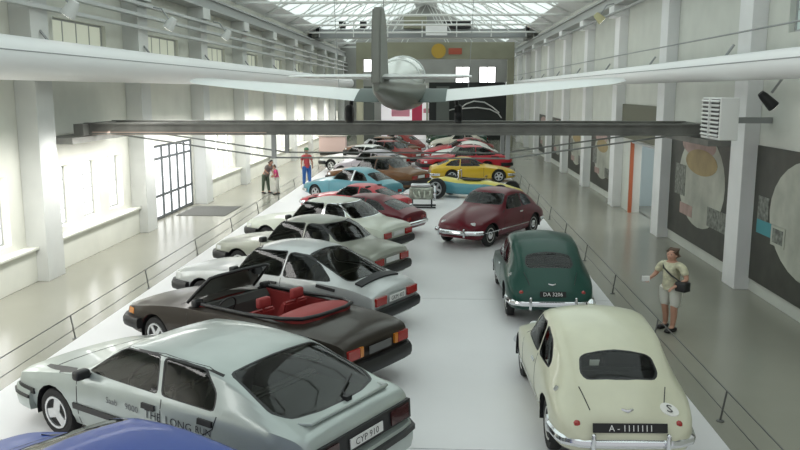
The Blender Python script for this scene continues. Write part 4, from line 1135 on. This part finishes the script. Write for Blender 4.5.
def person(label, x, y, hd, scale, shirt, legs, hairm, arms, lean=0., long_legs=True, step=.1, hands=True, z=0, cap=None, wide=1.):
    """local +x is forward, +y the person's left; arms: {side: (elbow, wrist)}"""
    P = empty('person', (x,y,z), math.radians(hd), label, 'person'); P.scale = (scale*wide,scale*wide,scale)
    ln = lambda p: (p[0]+lean*max(0,p[2]-.93), p[1], p[2]-abs(lean)*.25*max(0,p[2]-.93))
    V=[];E=[];RD=[]
    def add(p, r, par=None):
        V.append(ln(p)); RD.append(r)
        if par is not None: E.append((par,len(V)-1))
        return len(V)-1
    pel=add((0,0,.95),(.135,.115)); sp=add((0,0,1.10),(.125,.10),pel); ch=add((.0,0,1.27),(.15,.115),sp); nbs=add((0,0,1.41),(.085,.07),ch)
    nk=add((.01,0,1.47),.052,nbs); jw=add((.035,0,1.545),(.062,.068),nk); cr_=add((.012,0,1.62),(.076,.09),jw); add((.0,0,1.69),(.05,.06),cr_)
    add((.125,0,1.575),.014,jw)
    for s in (1,-1): add((.0,s*.088,1.58),.016,jw)
    for s in (1,-1):
        hp=add((0,s*.095,.88),.095,pel); kn=add((s*step*.5+.02,s*.105,.50),.062,hp); cf=add((s*step*.7-.01,s*.105,.33),.058,kn); an=add((s*step,s*.105,.09),.04,cf); add((s*step+.13,s*.12,.035),.038,an)
        el, wr = arms[s]
        sh=add((0,s*.185,1.375),.058,nbs); eb=add(el,.042,sh); w0=add(wr,.028,eb)
        d=(Vector(wr)-Vector(el)).normalized(); pm=Vector(wr)+d*.05; ip=add(tuple(pm),(.034,.026),w0)
        if hands:
            side=d.cross(Vector((0,0,1)));
            if side.length<.1: side=Vector((1,0,0))
            side.normalize(); dn=d.cross(side).normalized()
            if dn.z>0: dn=-dn
            for k,L in enumerate((.055,.068,.072,.062)):
                a=Vector(wr)+d*.085+side*(.026-.0175*k); b_=a+d*L*.55+dn*.008; c_=b_+d*L*.4+dn*.025
                i1=add(tuple(a),.0095,ip); i2=add(tuple(b_),.009,i1); add(tuple(c_),.0075,i2)
            a=Vector(wr)+d*.03+side*.035; i1=add(tuple(a),.011,ip); add(tuple(a+d*.04+side*.02+dn*.01),.009,i1)
    body=skin_mesh('body',V,E,RD,SKIN,P)
    # shirt
    v=[ln(p) for p in ((0,0,.82),(0,0,1.08),(0,0,1.26),(0,0,1.39))]; e=[(0,1),(1,2),(2,3)]; rr=[(.178,.15),(.165,.138),(.178,.142),(.11,.09)]
    for s in (1,-1):
        el=Vector(arms[s][0]); so=Vector((0,s*.185,1.375)); b_=so+(el-so)*.75
        v+= [ln(tuple(so)), ln(tuple(b_))]; rr+=[.078,.068]; e+=[(3,len(v)-2),(len(v)-2,len(v)-1)]
    skin_mesh('shirt',v,e,rr,shirt,P,1)
    zz = .1 if long_legs else .47
    v=[ln((0,0,1.03))];e=[];rr=[(.150,.125)]
    for s in (1,-1):
        n=len(v); kx=lambda q:(s*step*(.88-q)/.79)
        v+=[(0,s*.098,.86),(kx(.62),s*.108,.62),(kx(zz),s*.108,zz)]; rr+=[.118,.098,.085 if not long_legs else .06]; e+=[(0,n),(n,n+1),(n+1,n+2)]
    skin_mesh('trousers' if long_legs else 'shorts',v,e,rr,legs,P,0)
    for s in (1,-1):
        bm=nb(); box(bm,(s*step-.07,s*.115-.05,0),(s*step+.20,s*.115+.05,.085),0,.03); obj('shoe',bm,BLACK,P,60)
        M=Matrix.Translation(ln((.088,s*.034,1.61))); g=nb(); bmesh.ops.create_uvsphere(g,u_segments=8,v_segments=6,radius=.011,matrix=M); obj('eye',g,BLACK,P,60)
    obj('mouth', box(nb(), tuple(Vector(ln((.088,-.025,1.532)))), tuple(Vector(ln((.088,-.025,1.532)))+Vector((.012,.05,.012)))), mat('lip',(.35,.12,.10),.5), P)
    v=[ln(p) for p in ((-.045,0,1.55),(-.035,0,1.62),(-.005,0,1.685),(.045,0,1.69))]
    skin_mesh('hair',v,[(0,1),(1,2),(2,3)],[(.070,.05),(.088,.075),(.075,.05),(.045,.025)],hairm,P,1)
    if cap:
        c=ln((0,0,1.66)); bm=lathe(nb(),[(.105,0),(.108,.03),(.09,.085),(.03,.11)],16,'z',0,c); box(bm,(c[0]+.06,-.07,c[2]-.005),(c[0]+.19,.07,c[2]+.012),0,.004); bmesh.ops.remove_doubles(bm,verts=bm.verts,dist=1e-5); obj('cap',bm,cap,P,50)
    return P
GREYH = mat('hair_brown',(.09,.05,.03),.7)
pp = person('person in pale shirt and white shorts with a black shoulder bag', 4.2, 14.3, 222, .87, mat('shirt_pale_yellow',(.55,.53,.38),.8,noise=.25,nscale=14), mat('shorts_white',(.68,.68,.62),.8), GREYH,
    {1:((.02,.30,1.13),(.20,.20,1.00)), -1:((.05,-.28,1.13),(.30,-.22,1.10))}, 0, False, .06, wide=1.24)
obj('shoulder_bag', box(nb(), (.02,.18,.90),(.20,.38,1.10),0,.03), BLACK, pp, 50)
obj('bag_strap', tube(nb(), [(.12,.26,1.08),(.165,.10,1.20),(.155,-.06,1.33),(.03,-.15,1.435),(-.10,-.08,1.39),(-.17,.1,1.2),(-.02,.28,1.08)], .015, 6), BLACK, pp)
tag(obj('leaflet', box(nb(), (3.64,14.13,.93),(3.77,14.17,1.02)), PLATE), 'small white folded leaflet held by the person in shorts', 'leaflet')
NAT = {1:((.02,.25,1.12),(.06,.26,.86)), -1:((.02,-.25,1.12),(.06,-.26,.86))}
FW = {1:((.08,.24,1.13),(.28,.16,1.0)), -1:((.08,-.24,1.13),(.28,-.16,1.0))}
person('stooping person in grey top and dark green trousers near the left aisle', -7.3, 33.2, -30, .88, mat('top_grey',(.20,.18,.17),.8), mat('trousers_green',(.07,.10,.07),.8), mat('hair_dark',(.03,.02,.015),.7), FW, .55, hands=False)
person('small person in bright pink top beside the stooping visitor', -6.75, 32.9, 200, .74, mat('top_pink',(.55,.06,.18),.8), mat('trousers_white',(.62,.6,.56),.8), GREYH, FW, .2, hands=False)
person('person in red shirt, blue trousers and green cap by the left barrier', -5.95, 35.6, -60, 1.0, mat('shirt_red',(.45,.06,.07),.8), mat('trousers_blue',(.03,.12,.38),.8), GREYH, NAT, 0, hands=False, cap=mat('cap_green',(.10,.22,.12),.8), z=0)

# ------------------------------------------------------------------ camera and light
cam = bpy.data.cameras.new('camera'); co = bpy.data.objects.new('camera', cam); link(co)
cam.sensor_width = 36; cam.lens = 36; cam.clip_end = 300
th = math.atan(135/800); ps = math.atan(.05*math.cos(th))
co.location = (0,0,EYE); co.rotation_euler = (PI/2-th, 0, ps)
S.camera = co
w = bpy.data.worlds.new('world'); S.world = w; w.use_nodes = True
bg = w.node_tree.nodes['Background']; bg.inputs[0].default_value = (.95,.98,1,1); bg.inputs[1].default_value = .6
def area(name, loc, rot, sx, sy, power, col=(1,1,1)):
    l = bpy.data.lights.new(name, 'AREA'); l.shape = 'RECTANGLE'; l.size = sx; l.size_y = sy; l.energy = power; l.color = col
    o = bpy.data.objects.new(name, l); link(o); o.location = loc; o.rotation_euler = rot
    return o
# unseen area lamps added under the left duct to brighten the wall
for k in range(10):
    a_ = area('fill_left_wall', (-7.9,7.5+PITCH*k,3.15), (0,math.radians(40),0), .5, 5.4, 80, (1,.99,.96)); a_.data.spread = math.radians(125)
area('fill_left_aisle', (-7.4,32,4.2), (0,math.radians(-20),0), .6, 60, 680, (1,.99,.96))  # added unseen strip lamp, lifts the left aisle floor
area('side_room_light', (XR+1.2,DOORR[0]+1.1,2.9), (0,0,0), 1.2, 1.2, 40)  # lamp added out of view to light the side room
S.view_settings.view_transform = 'Standard'; S.view_settings.look = 'None'; S.view_settings.gamma = 1; S.view_settings.use_curve_mapping = False
S.view_settings.exposure = 0
S.cycles.max_bounces = 7; S.cycles.diffuse_bounces = 4; S.cycles.glossy_bounces = 3; S.cycles.transparent_max_bounces = 10
S.cycles.caustics_reflective = False; S.cycles.caustics_refractive = False; S.cycles.sample_clamp_indirect = 6
